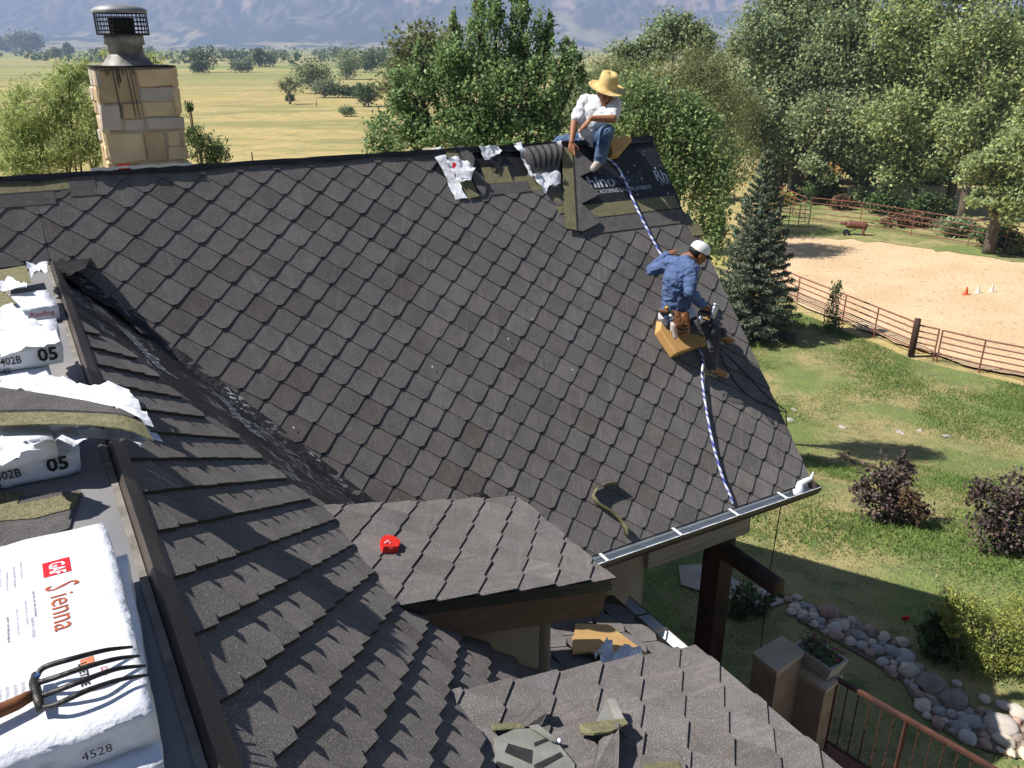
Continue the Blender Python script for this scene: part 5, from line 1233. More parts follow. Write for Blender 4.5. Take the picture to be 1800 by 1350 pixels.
# --- a third person crouching behind the upper dormer: only the hair shows
dd_ = ray(838, 893); t3_ = ((F0-CAM) @ q2 + 5.0)/(dd_ @ q2); h3 = CAM + dd_*t3_
man3 = thing('person', 'person crouching behind the upper dormer, only black hair showing', 'person', h3 - Z*.6)
E_, f_, u_, s_ = head_parts(h3, nrm(np.array([.7, .3, -.6])), nrm(np.array([.3, .1, .9])))
pl3 = h3 - Z*.45 - r1*.12 + q1*.02
caps = [(h3 - u_*.03, h3 - Z*.16, .055, .06), (h3 - Z*.2, pl3, .12, .12), (pl3, pl3 + r1*.30 + Z*.12, .075, .06), (pl3 + r1*.30 + Z*.12, pl3 + r1*.2 - Z*.16, .05, .04), (h3 - Z*.22 + r1*.1, h3 - Z*.38 + r1*.25, .045, .035)]
blob('body', caps, E_, .01, SKIN, man3, 3)
blob('shirt', [(h3 - Z*.2, pl3, .145, .14)], [], .012, mat('dark_shirt', lin('2a2d33'), rough=.9), man3, 3)
blob('hair', [], [(h3 + u_*.026 + f_*.004, f_*.115, s_*.092, u_*.106)], .008, HAIR, man3, 2, .006, 40)
# ------------------------------------------------------------------ vegetation
def leaves_mesh(name, P, size, m, parent, rs, asp=.62, tone_sd=.22, up=.35, tones=None, org=None, tint=.08, curl=.0):
    """a crown of single leaf blades (kite of two triangles) at points P"""
    n = len(P); size = np.broadcast_to(np.asarray(size, float), (n,)) * rs.uniform(.65, 1.3, n)
    d = rs.normal(size=(n, 3)); d[:, 2] -= .25; d /= np.linalg.norm(d, axis=1)[:, None]
    nn = rs.normal(size=(n, 3)); nn[:, 2] = abs(nn[:, 2]) + up*2; nn -= d*(nn*d).sum(1)[:, None]; nn /= np.linalg.norm(nn, axis=1)[:, None]
    s = np.cross(d, nn); h = size[:, None]
    v = np.stack([P - d*h*.5, P + s*h*asp*.5 + d*h*.02 + nn*h*.08, P + d*h*.5, P - s*h*asp*.5 + d*h*.02 + nn*h*.08], 1).reshape(-1, 3)
    f = np.arange(4*n).reshape(n, 4)
    if tones is None:
        k = np.clip(rs.normal(1, tone_sd, n), .45, 1.9); w = rs.normal(0, tint, n); tones = np.stack([k*(1+w), k, k*(1-w), np.ones(n)], 1)
    t4 = np.repeat(tones, 4, axis=0)
    org = P.mean(0) if org is None else np.asarray(org, float)
    me = bpy.data.meshes.new(name); me.vertices.add(4*n); me.vertices.foreach_set('co', (v - org).astype(np.float32).ravel())
    me.loops.add(4*n); me.loops.foreach_set('vertex_index', f.ravel().astype(np.int32)); me.polygons.add(n); me.polygons.foreach_set('loop_start', (np.arange(n)*4).astype(np.int32)); me.polygons.foreach_set('loop_total', np.full(n, 4, np.int32))
    me.update(calc_edges=True); me.materials.append(m)
    ca = me.color_attributes.new('tone', 'FLOAT_COLOR', 'POINT'); ca.data.foreach_set('color', t4.astype(np.float32).ravel())
    return place(name, me, org, parent)
def leafmat(name, c, rough=.45, tr=.38, spec=.2): return mat(name, lin(c), None, rough=rough, attr=True, transl=tr, spec=spec)
L_POP = leafmat('poplar_leaf', '7f9763', .42); L_POP2 = leafmat('young_poplar_leaf', '869a66', .4); L_COT = leafmat('cottonwood_leaf', '96a47c', .5); L_COT2 = leafmat('pale_cottonwood_leaf', 'a4b27c', .5)
L_OLV = leafmat('olive_leaf', '7d8459', .6); L_WIL = leafmat('willow_leaf', 'b0be7a', .5, .5); L_SPR = leafmat('spruce_needle', '6d7a66', .7, .05); L_DRK = leafmat('dark_shrub_leaf', '5d7046', .5); L_PLM = leafmat('purple_plum_leaf', '5b4d4a', .45, .15)
L_YEL = leafmat('yellow_green_leaf', '9ba257', .5, .35); L_FAR = leafmat('far_tree_leaf', '66774f', .7, .1); L_GRY = leafmat('grey_green_leaf', '8b9478', .7); L_DEAD = leafmat('dead_twig', '857a6c', .9, .0); L_RED = leafmat('russet_leaf', '7d6650', .5)
BARK = mat('grey_bark', lin('6d6357'), lin('4c443b'), 8, .95, .7, 20, stretch=(1, 1, .3)); BARKP = mat('pale_bark', lin('a29a8a'), lin('7f776a'), 8, .95, .6, 20)
def lobe_points(rs, lobes, n, clump=.28, nclump=None):
    """leaf places: clumps through each lobe, denser towards its skin"""
    vol = np.array([np.prod(l[1])**(2/3.) for l in lobes]); pr = vol/vol.sum(); out = []
    for (c, r), p in zip(lobes, pr):
        k = max(6, int(n*p)); nc = nclump or max(10, int(26*p*len(lobes))); 
        d = rs.normal(size=(nc, 3)); d /= np.linalg.norm(d, axis=1)[:, None]; rad_ = rs.uniform(.25, 1, nc)**.45
        cc = np.asarray(c) + d*rad_[:, None]*np.asarray(r)
        pick = rs.randint(0, nc, k); sp = rs.uniform(.5, 1.3, nc)[pick]
        off = rs.normal(size=(k, 3))*np.asarray(r)*clump*sp[:, None]; out.append(cc[pick] + off)
    return np.concatenate(out)
def px_lobes(D, L_):
    out = []
    for l in L_:
        u, v, ru, rv = l[:4]; dd = l[4] if len(l) > 4 else 0; d = D + dd; rx, rz = ru*d/FPX, rv*d/FPX
        out.append((at(u, v, d), np.array([rx, .8*(rx+rz)/2*1.1, rz])))
    return out
def limbs(tr, base, lobes, r0, m, parent, rs, fork=.35):
    mb = MB(); top = max(l[0][2] + .6*l[1][2] for l in lobes); cx = np.mean([l[0] for l in lobes], 0)
    lead = np.array([cx[0]*.5 + base[0]*.5, cx[1]*.5 + base[1]*.5, base[2] + (top-base[2])*.62]); H_ = lead[2]-base[2]
    pts = [base + (lead-base)*t + np.array([math.sin(t*5+base[0])*.02*H_*t, math.cos(t*4)*.02*H_*t, 0]) for t in np.linspace(0, 1, 9)]
    mb.tube(pts, [r0*(1-.85*t) + .01 for t in np.linspace(0, 1, 9)], 9)
    for (c, r) in lobes:
        zt = max(.1, min(.8, (c[2]-base[2])/H_ - .25)); s = base + (lead-base)*zt
        mid = (s + c)/2 + np.array([0, 0, -.05*np.linalg.norm(c-s)])
        mb.tube(smooth_path([s, mid, c], 4), [r0*.42*(1-.8*t) + .004 for t in np.linspace(0, 1, 9)], 6)
        for _ in range(5):
            d = rs.normal(size=3); d[2] = abs(d[2])*.6; e = c + d*np.asarray(r)*.55; mb.tube([c - (c-s)*.25, (c+e)/2 + [0, 0, .03], e], [r0*.14 + .004, r0*.09 + .003, .003], 5)
    return mb.put('trunk', m, parent, True)
def tree(name, label, D, L_, n, leaf, lm, seed, trunk_u=None, r0=.12, group=None, cat='tree', clump=.28, bark=None, base=None, extra=None, **kw):
    rs = np.random.RandomState(seed); lobes = px_lobes(D, L_); c = np.mean([l[0] for l in lobes], 0)
    if trunk_u is not None: P = at(trunk_u, L_[0][1], D); c = np.array([P[0], P[1], 0])
    b = np.array([c[0], c[1], float(hgt(c[0], c[1]))]) if base is None else np.asarray(base, float)
    t = thing(name, label, cat, b, group)
    limbs(t, b, lobes, r0, bark or BARK, t, rs)
    leaves_mesh('crown', lobe_points(rs, lobes, n, clump), leaf, lm, t, rs, org=b, **kw)
    return t
tree('poplar_tree', 'dark green leafy poplar with tall leaders rising just behind the ridge', 17, [(855, 75, 34, 70), (925, 70, 34, 62), (838, 0, 16, 36), (925, 0, 17, 36), (1000, 92, 18, 36), (790, 125, 45, 50), (725, 165, 45, 45), (860, 165, 95, 60), (960, 160, 50, 65), (700, 225, 50, 35), (800, 235, 95, 45), (930, 240, 85, 40), (738, 112, 11, 34), (800, 62, 11, 36), (872, 12, 9, 40), (966, 62, 12, 40), (700, 165, 12, 30), (905, -10, 9, 30), (1022, 120, 10, 26)], 33000, .088, L_POP, 1, 870, .16, tone_sd=.36, clump=.20)
tree('poplar_sapling', 'small poplar sapling with sparse leaves left of the seated man', 15.5, [(655, 245, 16, 22), (690, 255, 22, 18), (672, 268, 30, 12)], 420, .085, L_POP, 2, 672, .03, clump=.3)
tree('young_poplar', 'young light green poplar thicket behind the man in the hat', 20, [(1130, 190, 55, 45), (1170, 235, 60, 50), (1215, 205, 45, 40), (1240, 270, 48, 55), (1190, 300, 55, 45), (1255, 340, 42, 50), (1110, 230, 40, 40), (1245, 400, 30, 50)], 23000, .092, L_POP2, 3, 1190, .12, tone_sd=.34, clump=.33)
tree('willow_tree', 'rounded olive willow behind the light green poplars', 46, [(1195, 160, 70, 55), (1125, 165, 55, 48), (1080, 150, 40, 40), (1240, 130, 45, 45), (1265, 210, 35, 60)], 24000, .17, L_OLV, 4, 1180, .25, asp=.35, clump=.26)
tree('cottonwood', 'grey-green cottonwood standing between poplar leaders and the tall grove', 62, [(1190, 55, 40, 28), (1220, 75, 35, 30), (1150, 85, 35, 28), (1105, 105, 30, 25)], 12000, .27, L_COT, 5, 1185, .3)
tree('olive_tree', 'yellowish olive tree partly hidden left of the dark poplar', 70, [(745, 75, 45, 28), (715, 105, 42, 40), (790, 95, 40, 40), (700, 150, 30, 40)], 6500, .36, L_OLV, 6, 745, .3)
tree('willow_tree', 'second olive willow filling the gap left of the grove', 52, [(1290, 215, 40, 60), (1300, 290, 40, 50), (1255, 165, 40, 45), (1045, 130, 40, 30), (1030, 170, 40, 40)], 13000, .19, L_OLV, 45, 1290, .2, asp=.35)
tree('dark_tree', 'dark green tree behind the seated man between poplar and willow', 34, [(1040, 200, 50, 45), (1085, 220, 50, 40), (1010, 160, 30, 40)], 9000, .17, L_COT, 46, 1060, .15)
GV = 'tall cottonwoods of the grove beyond the paddock'
grove = [('tall cottonwood at the left end of the grove, next to the spruce', 66, [(1325, 95, 42, 70), (1385, 50, 60, 60), (1330, 200, 50, 60), (1400, 150, 60, 60), (1370, 250, 45, 45), (1390, -40, 60, 50)], 34000, .29, L_COT, 11, 1387),
         ('dense cottonwood second from the left in the grove, two dark trunks', 63, [(1475, 60, 65, 65), (1520, 150, 60, 60), (1450, 210, 55, 50), (1510, 265, 55, 45), (1440, 290, 35, 30), (1480, -40, 70, 50)], 34000, .285, L_COT, 12, 1427),
         ('broad cottonwood in the middle of the grove', 60, [(1595, 50, 65, 60), (1640, 130, 65, 55), (1570, 215, 60, 50), (1640, 245, 60, 50), (1600, 300, 45, 30), (1600, -50, 70, 50)], 34000, .28, L_COT2, 13, 1610),
         ('pale cottonwood right of the middle of the grove', 57, [(1720, 60, 70, 65), (1765, 150, 65, 60), (1700, 215, 50, 45), (1760, 250, 45, 40), (1730, -50, 80, 50)], 32000, .27, L_COT2, 14, 1725),
         ('low pale cottonwood at the right frame edge with drooping branches', 47, [(1785, 275, 45, 40), (1740, 300, 45, 28), (1790, 350, 40, 35), (1725, 345, 25, 16), (1840, 220, 60, 60)], 20000, .23, L_COT2, 15, 1775)]
for lb, D, L_, n, lf, lm, sd, tu in grove: tree('cottonwood', lb, D, L_, n, lf, lm, sd, tu, .38, GV, clump=.25, tone_sd=.26)
for k, (u, v0, v1, D, w_) in enumerate(((1372, 250, 322, 67, .22), (1388, 255, 326, 65, .25), (1520, 280, 350, 66, .2), (1610, 270, 345, 64, .25), (1727, 120, 200, 56, .35), (1560, 290, 345, 68, .14))):
    b = at(u, v1, D); b[2] = float(hgt(b[0], b[1])); tp = at(u + 4, v0 - 15, D)
    t = thing('bare_trunk', ['slim dark trunk at the far left under the grove', 'dark trunk close right of the slim one', 'thin trunk in the middle shade of the grove', 'dark trunk under the broad cottonwood', 'thick dark trunk high in the pale cottonwood', 'slender trunk behind the russet shrubs'][k], 'trunk', b, 'bare trunks in the shade of the grove')
    MB().tube(smooth_path([b, (b+tp)/2 + [.15, 0, 0], tp], 4), [w_*(1-.05*i) for i in range(9)], 8).put('stem', BARK, t, True)
# dark wood behind, closing the view under the crowns
rs = np.random.RandomState(77); P = []
for k in range(64):
    u = rs.uniform(1335, 1860); v = rs.uniform(30, 322); D = rs.uniform(74, 86); P.append(lobe_points(rs, px_lobes(D, [(u, v, 46, 40)]), 520, .3, 9))
wb = leaves_mesh('woods_behind', np.concatenate(P), .6, L_DRK, None, rs, org=(30, 75, -3.5)); wb['kind'] = 'stuff'; wb['label'] = 'dark mass of foliage behind the cottonwood grove'
# shrubs along the far fence
US = 'shrubs along the far paddock fence'
for k, (lb, u, vb, w_, h_, lm, n) in enumerate((('dark green rounded shrub behind the gate corner', 1450, 362, 42, 44, L_DRK, 1900), ('green shrub left of the gate by the corner posts', 1375, 362, 22, 26, L_YEL, 700), ('bushy green shrub right of the dark one', 1520, 366, 40, 34, L_COT, 1500), ('orange-leaved shrub among the green at the fence', 1480, 372, 22, 28, L_RED, 500),
        ('dark shrub behind the roping dummy', 1560, 380, 40, 40, L_DRK, 1500), ('russet bramble along the fence right of the dummy', 1600, 402, 55, 24, L_RED, 1100), ('green shrub in the shade of the broad cottonwood', 1640, 385, 48, 44, L_DRK, 1700), ('low green bramble mass at the fence, right part', 1690, 420, 50, 36, L_COT, 1700), ('dark bramble nearest the right frame edge', 1760, 440, 48, 40, L_DRK, 1800), ('olive weeds at the far right fence end', 1800, 452, 30, 30, L_OLV, 900), ('low scrub between the trunks left of the grove', 1350, 340, 30, 26, L_OLV, 800), ('green scrub under the pale trunk', 1425, 345, 26, 24, L_DRK, 800))):
    g = gnd(u, vb); D = dep(g) ; tree('shrub', lb, D, [(u - w_*.3, vb - h_*.5, w_*.6, h_*.5), (u + w_*.35, vb - h_*.42, w_*.55, h_*.42), (u, vb - h_*.7, w_*.5, h_*.35)], n, .26, lm, 30 + k, u, .04, US, 'shrub', base=g)
rs = np.random.RandomState(52); yg = bpy.data.objects['cottonwood.002']
leaves_mesh('autumn_leaves', lobe_points(rs, px_lobes(56, [(1472, 300, 7, 9), (1352, 160, 4, 4), (1466, 292, 9, 9)]), 34, .5), .24, leafmat('orange_leaf', 'c79c62', .5), yg, rs)
# spruce ------------------------------------------------------------------
def spruce(label, base, top, R_, seed):
    rs = np.random.RandomState(seed); H_ = top[2]-base[2]; t = thing('spruce_tree', label, 'tree', base); P = []; mb = MB()
    mb.tube([base, base + (top-base)*.5, top], [.16, .09, .01], 8); D_ = []
    nw = 30
    for w in range(nw):
        f_ = (w + .3)/nw; z = .06 + .93*f_; nb_ = int(11 - 6*f_)
        for b in range(nb_):
            a = 6.283*(b + rs.uniform(-.35, .35))/nb_ + w*1.3; L_ = R_*(1-f_)**.82*rs.uniform(.75, 1.12) + .10
            d = np.array([math.cos(a), math.sin(a), 0]); o = base + (top-base)*z
            tip = o + d*L_ + Z*(L_*(-.18 + .35*f_) + .04); mid = o + d*L_*.5 - Z*L_*.13
            path = smooth_path([o, mid, tip], 4); mb.tube(path, [.018*(1-.7*i/8)*(1.1-f_) + .003 for i in range(9)], 4, False)
            n = int(230*L_/R_ + 34)
            s_ = rs.uniform(.12, 1, n)**.8; idx = s_*8; i0 = np.minimum(idx.astype(int), 7); q = (idx - i0)[:, None]; pa = np.array(path)
            c = pa[i0]*(1-q) + pa[i0+1]*q; side = np.cross(d, Z); wd = (.16*L_*(1-s_*.6) + .05)
            c = c + side*(rs.uniform(-1, 1, n)*wd)[:, None] + Z*(rs.normal(-.02, .035, n))[:, None]; P.append(c)
    mb.put('trunk', BARK, t, True)
    P = np.concatenate(P); leaves_mesh('crown', P, .19, L_SPR, t, rs, asp=.22, org=base, tone_sd=.25, tint=.05, up=.2)
    mc = MB(); 
    for k in range(14):
        p = top - Z*rs.uniform(.1, .9) + np.array([rs.uniform(-.3, .3), rs.uniform(-.3, .3), 0]); mc.tube([p, p - Z*.06, p - Z*.13], [.008, .024, .01], 6)
    mc.put('cones', mat('spruce_cone', lin('a08468'), rough=.9), t, True)
    return t
sb = gnd(1314, 592); stp = at(1309, 258, 1); kk = np.hypot(*(sb[:2]))/np.hypot(*(stp-CAM)[:2]); stp = CAM + (stp-CAM)*kk
spruce('blue-green spruce standing right of the roof edge', sb, np.array([sb[0]+.0, sb[1], stp[2]]), 2.05, 9)
# willow by the chimney -----------------------------------------------------
tree('willow_bush', 'feathery light green willow left of the chimney', 13.5, [(60, 205, 55, 50), (120, 175, 35, 55), (15, 245, 45, 50), (110, 245, 50, 40), (50, 285, 65, 28), (130, 130, 25, 28), (170, 240, 30, 50)], 21000, .085, L_WIL, 61, 90, .06, asp=.18, up=.1, clump=.26, tone_sd=.25)
tree('willow_bush', 'pale willow tips showing behind the flue', 14.5, [(200, 92, 22, 16), (275, 105, 28, 10), (235, 120, 40, 20), (215, 190, 55, 50), (265, 210, 50, 50), (235, 280, 60, 50)], 6000, .09, L_WIL, 62, 225, .05, asp=.18, clump=.3)
tree('dark_bush', 'small dark bush right of the chimney foot', 14, [(362, 262, 30, 22), (345, 240, 18, 18), (385, 275, 22, 12), (330, 185, 8, 10)], 1700, .09, L_DRK, 63, 362, .04, asp=.25, clump=.3)
# far trees on the left -------------------------------------------------------
FT = 'scattered trees on the far meadow'
far = [('dark clump of trees at the left frame edge on the meadow', 38, 93, 60, 38, L_FAR, 5), ('tree at the far left corner of the clump', 5, 92, 24, 26, L_FAR, 2), ('small bush between the clump and the willow', 92, 103, 22, 18, L_GRY, 2), ('round tree right behind the meadow bushes', 120, 97, 18, 20, L_FAR, 2), ('dark tree right of the chimney on the meadow', 358, 128, 36, 46, L_FAR, 3), ('short bush at the foot of the dark meadow tree', 345, 130, 28, 22, L_FAR, 2),
       ('grey bush left of the dead tree', 428, 128, 34, 26, L_GRY, 2), ('tree at the left of the far tree belt', 420, 108, 46, 20, L_FAR, 3), ('tree in the far belt above the grey bush', 462, 118, 28, 30, L_FAR, 3), ('large green tree right behind the dead tree', 560, 165, 60, 60, L_FAR, 5), ('tall green tree right of the dead tree', 608, 140, 52, 56, L_COT, 4), ('grey rounded bush under the tall green trees', 572, 172, 44, 34, L_GRY, 3), ('low dark hedge right of the dead tree', 620, 172, 70, 22, L_DRK, 4), ('green tree at the end of the belt by the poplar', 655, 128, 46, 42, L_FAR, 4), ('bush by the poplar foot on the meadow', 648, 188, 36, 40, L_DRK, 3), ('small bush at the field corner', 510, 178, 14, 14, L_DRK, 1), ('lone bush in the meadow beyond the dead tree', 610, 205, 24, 18, L_COT, 1)]
for k, (lb, u, vb, w_, h_, lm, nl) in enumerate(far):
    g = gnd(u, vb); D = dep(g); rr = random.Random(k); L_ = [(u + (rr.random()-.5)*w_*.7*(nl > 1), vb - h_*rr.uniform(.40, .68), w_*.38 if nl > 1 else w_*.48, h_*.36) for _ in range(nl + 1)]
    L_ = [(a, min(b, vb - d*1.02), c, d) for a, b, c, d in L_]
    tree('meadow_tree', lb, D, L_, 700 + 330*nl, max(.25, 4.0*D/FPX), lm, 100 + k, u, .15, FT, base=g)
# the dead tree
g = gnd(510, 183); D = dep(g)
dt = thing('dead_tree', 'grey half-dead tree with bare twigs standing alone on the meadow', 'tree', g); rsn = np.random.RandomState(8); mb = MB(); sc = D/FPX
tips = []
def twig(p, d, L_, r_, lev):
    e = p + d*L_; mb.tube([p, (p+e)/2 + rsn.normal(size=3)*L_*.06, e], [r_, r_*.8, r_*.55], 5, False)
    if lev == 0: tips.append(e); return
    for _ in range(4 if lev > 1 else 3):
        dd = nrm(d + rsn.normal(size=3)*.55 + np.array([0, 0, .05])); twig(p + d*L_*rsn.uniform(.5, 1), dd, L_*.68, r_*.55, lev-1)
twig(g, np.array([0, 0, 1.]), 20*sc, .35, 4); mb.put('trunk', mat('dead_bark', lin('7d7266'), lin('5f564c'), 6, .95), dt, True)
tp = np.array(tips); tp = np.repeat(tp, 5, 0) + rsn.normal(size=(len(tp)*5, 3))*.5
leaves_mesh('crown', tp[tp[:, 2] < g[2] + 48*sc], .35, L_DRK, dt, rsn, org=g, asp=.4)
# woods out on the plain
rs = np.random.RandomState(5); P = []; 
for k in range(620):
    y = 10**rs.uniform(2.75, 3.55); x = y*rs.uniform(-.85, .95); belt = rs.uniform() 
    if math.sin(y*.011 + x*.002) < .1 and belt > .25: continue
    w_ = rs.uniform(5, 12); h_ = rs.uniform(4, 8)
    P.append(lobe_points(rs, [(np.array([x, y, -3.5 + h_*.6]), np.array([w_, w_, h_*.6]))], 60, .35, 8))
dw = leaves_mesh('distant_woods', np.concatenate(P), 3.2, L_FAR, None, rs, org=(0, 800, -3.5), tone_sd=.18); dw['kind'] = 'stuff'; dw['label'] = 'belts of distant trees on the plain below the mountains'
# ------------------------------------------------------------------ garden
yt = gnd(1466, 588); D = dep(yt)
tree('young_tree', 'slender young tree growing at the near paddock fence', D, [(1468, 520, 10, 24), (1462, 555, 16, 18), (1470, 572, 18, 12), (1474, 505, 5, 10)], 900, .12, L_DRK, 70, 1466, .025, base=yt, bark=BARKP)
ps = gnd(1566, 928); D = dep(ps)
tree('plum_shrub', 'purple-leaved plum shrub with red twigs on the lawn, left one', D, [(1545, 855, 34, 38), (1575, 845, 28, 36), (1560, 890, 42, 30), (1590, 895, 34, 26), (1510, 860, 14, 14), (1590, 812, 12, 18), (1485, 800, 8, 10)], 2700, .085, L_PLM, 71, 1562, .035, 'plum shrubs on the lawn', 'shrub', base=ps, tone_sd=.4, clump=.30)
tree('red_twigs', 'red-leaved twigs in the right side of the left plum shrub', D - .3, [(1600, 880, 20, 20), (1618, 905, 14, 12), (1590, 860, 12, 12)], 420, .07, L_RED, 72, 1595, .01, None, 'twigs', base=ps + [.4, -.2, 0])
ps = gnd(1765, 985); D = dep(ps)
tree('plum_shrub', 'purple-leaved plum shrub at the right frame edge', D, [(1745, 890, 36, 36), (1780, 870, 34, 36), (1760, 935, 46, 32), (1800, 930, 40, 40), (1720, 860, 16, 22)], 3000, .085, L_PLM, 73, 1765, .035, 'plum shrubs on the lawn', 'shrub', base=ps, tone_sd=.4, clump=.30)
gsh = gnd(1745, 1190); D = dep(gsh)
tree('golden_shrub', 'bright yellow-green shrub at the sunny end of the rock bed', D, [(1690, 1070, 36, 34), (1740, 1110, 50, 48), (1790, 1100, 40, 50), (1720, 1160, 40, 32), (1780, 1160, 40, 34), (1660, 1060, 24, 24)], 9000, .055, L_YEL, 74, 1745, .03, None, 'shrub', base=gsh, asp=.3, tone_sd=.3, clump=.24)
gsh = gnd(1655, 1165); D = dep(gsh)
tree('vine_shrub', 'dark broad-leaved vine in the shade beside the yellow-green shrub', D, [(1645, 1110, 24, 26), (1660, 1140, 26, 22), (1640, 1150, 20, 16)], 700, .13, L_DRK, 75, 1655, .02, None, 'shrub', base=gsh, asp=.9)
tree('vine_tip', 'sunlit pale vine leaves at the edge of the house shadow', D - .35, [(1672, 1095, 10, 12), (1676, 1112, 8, 8)], 90, .11, L_YEL, 76, 1672, .008, None, 'vine', base=gsh + [.1, -.25, 0], asp=.9)
gsh = gnd(1310, 1090); D = dep(gsh)
tree('porch_shrub', 'dark leggy shrub in the shade beside the porch post', D, [(1310, 1050, 26, 22), (1335, 1065, 22, 18), (1295, 1075, 22, 18), (1360, 1045, 14, 10)], 900, .075, L_DRK, 77, 1312, .015, None, 'shrub', base=gsh)
# lawn: tufts, thicker and greener in patches
rs = np.random.RandomState(21); n = 200000
uu = rs.uniform(1250, 1830, n*2); vv_ = rs.uniform(560, 1400, n*2)**1.0
d_ = np.stack([(uu-900)/FPX, np.full(n*2, 0.), np.zeros(n*2)], 1)
x = rs.uniform(2, 34, n*3); y = rs.uniform(7, 36, n*3)
lp = np.array(lawn_out); 
def inside(px, py, poly):
    r_ = np.zeros(len(px), bool); j = len(poly)-1
    for i in range(len(poly)):
        xi, yi = poly[i]; xj, yj = poly[j]; c = ((yi > py) != (yj > py)) & (px < (xj-xi)*(py-yi)/(yj-yi+1e-12) + xi); r_ ^= c; j = i
    return r_
ok = inside(x, y, lp) & (x > .1*y); dens = fbm(x, y, 2.6, 4, 6); ok &= rs.uniform(size=len(x)) < np.clip((dens - .30)*3, .15, 1)
rows_ = ((np.stack([x, y], 1) - np.array((M0 + r1*6.0)[:2])) @ r1[:2]) > -.2; hx_ = np.abs(y) > -1
hd = (np.stack([x, y], 1) @ r1[:2]) > 5.0; ok &= hd
x, y, dens = x[ok], y[ok], dens[ok]; z = hgt(x, y) + .07
n = len(x); hh = rs.uniform(.03, .075, n)*np.clip(dens*2, .6, 1.5); a = rs.uniform(0, 6.28, n); wd_ = .005 + .006*rs.uniform(size=n); ln = rs.normal(0, .5, (n, 2))*hh[:, None]
P0 = np.stack([x, y, z], 1); sd = np.stack([np.cos(a), np.sin(a), 0*a], 1)*wd_[:, None]*1.6
tipv = P0 + np.stack([ln[:, 0], ln[:, 1], hh], 1)
v = np.stack([P0 - sd, P0 + sd, tipv], 1).reshape(-1, 3); k = np.clip(rs.normal(1, .25, n), .5, 1.7); w = np.clip((.56 - dens)*5, -.3, 1)
cg_, cd_ = np.array(lin('6f8846')[:3]), np.array(lin('aa9c72')[:3]); colr = (cg_*(1-w[:, None].clip(0, 1)) + cd_*w[:, None].clip(0, 1))*k[:, None]
tn = np.repeat(np.concatenate([colr, np.ones((n, 1))], 1), 3, 0)
me = bpy.data.meshes.new('lawn_tufts'); me.vertices.add(3*n); me.vertices.foreach_set('co', v.astype(np.float32).ravel()); me.loops.add(3*n); me.loops.foreach_set('vertex_index', np.arange(3*n, dtype=np.int32)); me.polygons.add(n); me.polygons.foreach_set('loop_start', (np.arange(n)*3).astype(np.int32)); me.polygons.foreach_set('loop_total', np.full(n, 3, np.int32)); me.update(calc_edges=True)
me.materials.append(mat('grass_blade', g3(1.0), None, rough=.8, attr=True, transl=.3, spec=.15)); ca = me.color_attributes.new('tone', 'FLOAT_COLOR', 'POINT'); ca.data.foreach_set('color', tn.astype(np.float32).ravel())
lt = place('lawn_tufts', me, (0, 0, 0)); lt['kind'] = 'stuff'; lt['label'] = 'patchy green and dry grass tufts of the lawn'
# ------------------------------------------------------------------ paddock fences, terrace, rocks and small things
PIPE = mat('rusty_red_pipe', lin('744438'), lin('8a594c'), 6, .7, .2, 30, spec=.3)
def pipe_fence(label, pxs, h, nr, seed, posts_every=2.4, m=PIPE, r_=.028, group='pipe fences of the paddock', low=.35):
    P = [gnd(u, v) for u, v in pxs]; t = thing('pipe_fence', label, 'fence', P[0], group)
    for i in range(len(P)-1):
        a, b = P[i], P[i+1]; L_ = np.linalg.norm(b-a); n = max(1, int(round(L_/posts_every)))
        for k in range(n + (i == len(P)-2)):
            p = a + (b-a)*k/n; MB().tube([p - Z*.05, p + Z*(h+.02)], .03, 6).put('fence_post', m, t)
        for j in range(nr):
            z = low + (h-low)*j/(nr-1); MB().tube([a + Z*z, b + Z*z], r_ if j < nr-1 else r_*1.15, 6).put('rail', m, t)
    return t
pipe_fence('long red pipe fence on the near side of the sand paddock', [(1345, 508), (1400, 535), (1480, 570), (1597, 622)], 1.35, 5, 1, 2.6)
pipe_fence('red pipe gate section right of the dark post', [(1606, 626), (1640, 634)], 1.3, 5, 2, 1.3)
pipe_fence('red pipe fence running to the right frame edge on the near side', [(1646, 636), (1720, 655), (1800, 672), (1880, 692)], 1.3, 5, 3, 2.4)
wp = gnd(1601, 627)
tag(MB().tube([wp - Z*.1, wp + Z*.8, wp + Z*1.58], [.13, .125, .12], 10).put('wood_post', DARKW, None, True), 'thick dark wooden post in the near paddock fence', 'post')
pipe_fence('red pipe fence along the far side of the paddock under the grove', [(1422, 392), (1510, 402), (1600, 418), (1700, 436), (1830, 460)], 1.75, 5, 4, 2.6)
pipe_fence('red pipe fence leading back from the gate corner', [(1330, 358), (1372, 372), (1413, 392)], 1.75, 5, 5, 2.4)
GG = mat('green_gate_metal', lin('5d6a5c'), lin('748071'), 5, .6)
gt = thing('metal_gate', 'grey-green metal gate at the far paddock corner', 'gate', gnd(1368, 400)); a, b = gnd(1368, 400), gnd(1420, 404)
for z in np.linspace(.25, 1.6, 6): MB().tube([a + Z*z, b + Z*z], .028, 6).put('rail', GG, gt)
for q in (0, .33, .66, 1): p = a + (b-a)*q; MB().tube([p + Z*.1, p + Z*1.65], .035, 6).put('upright', GG, gt)
MB().tube([a - Z*.05, a + Z*1.9], .09, 8).put('gate_post', DARKW, gt)
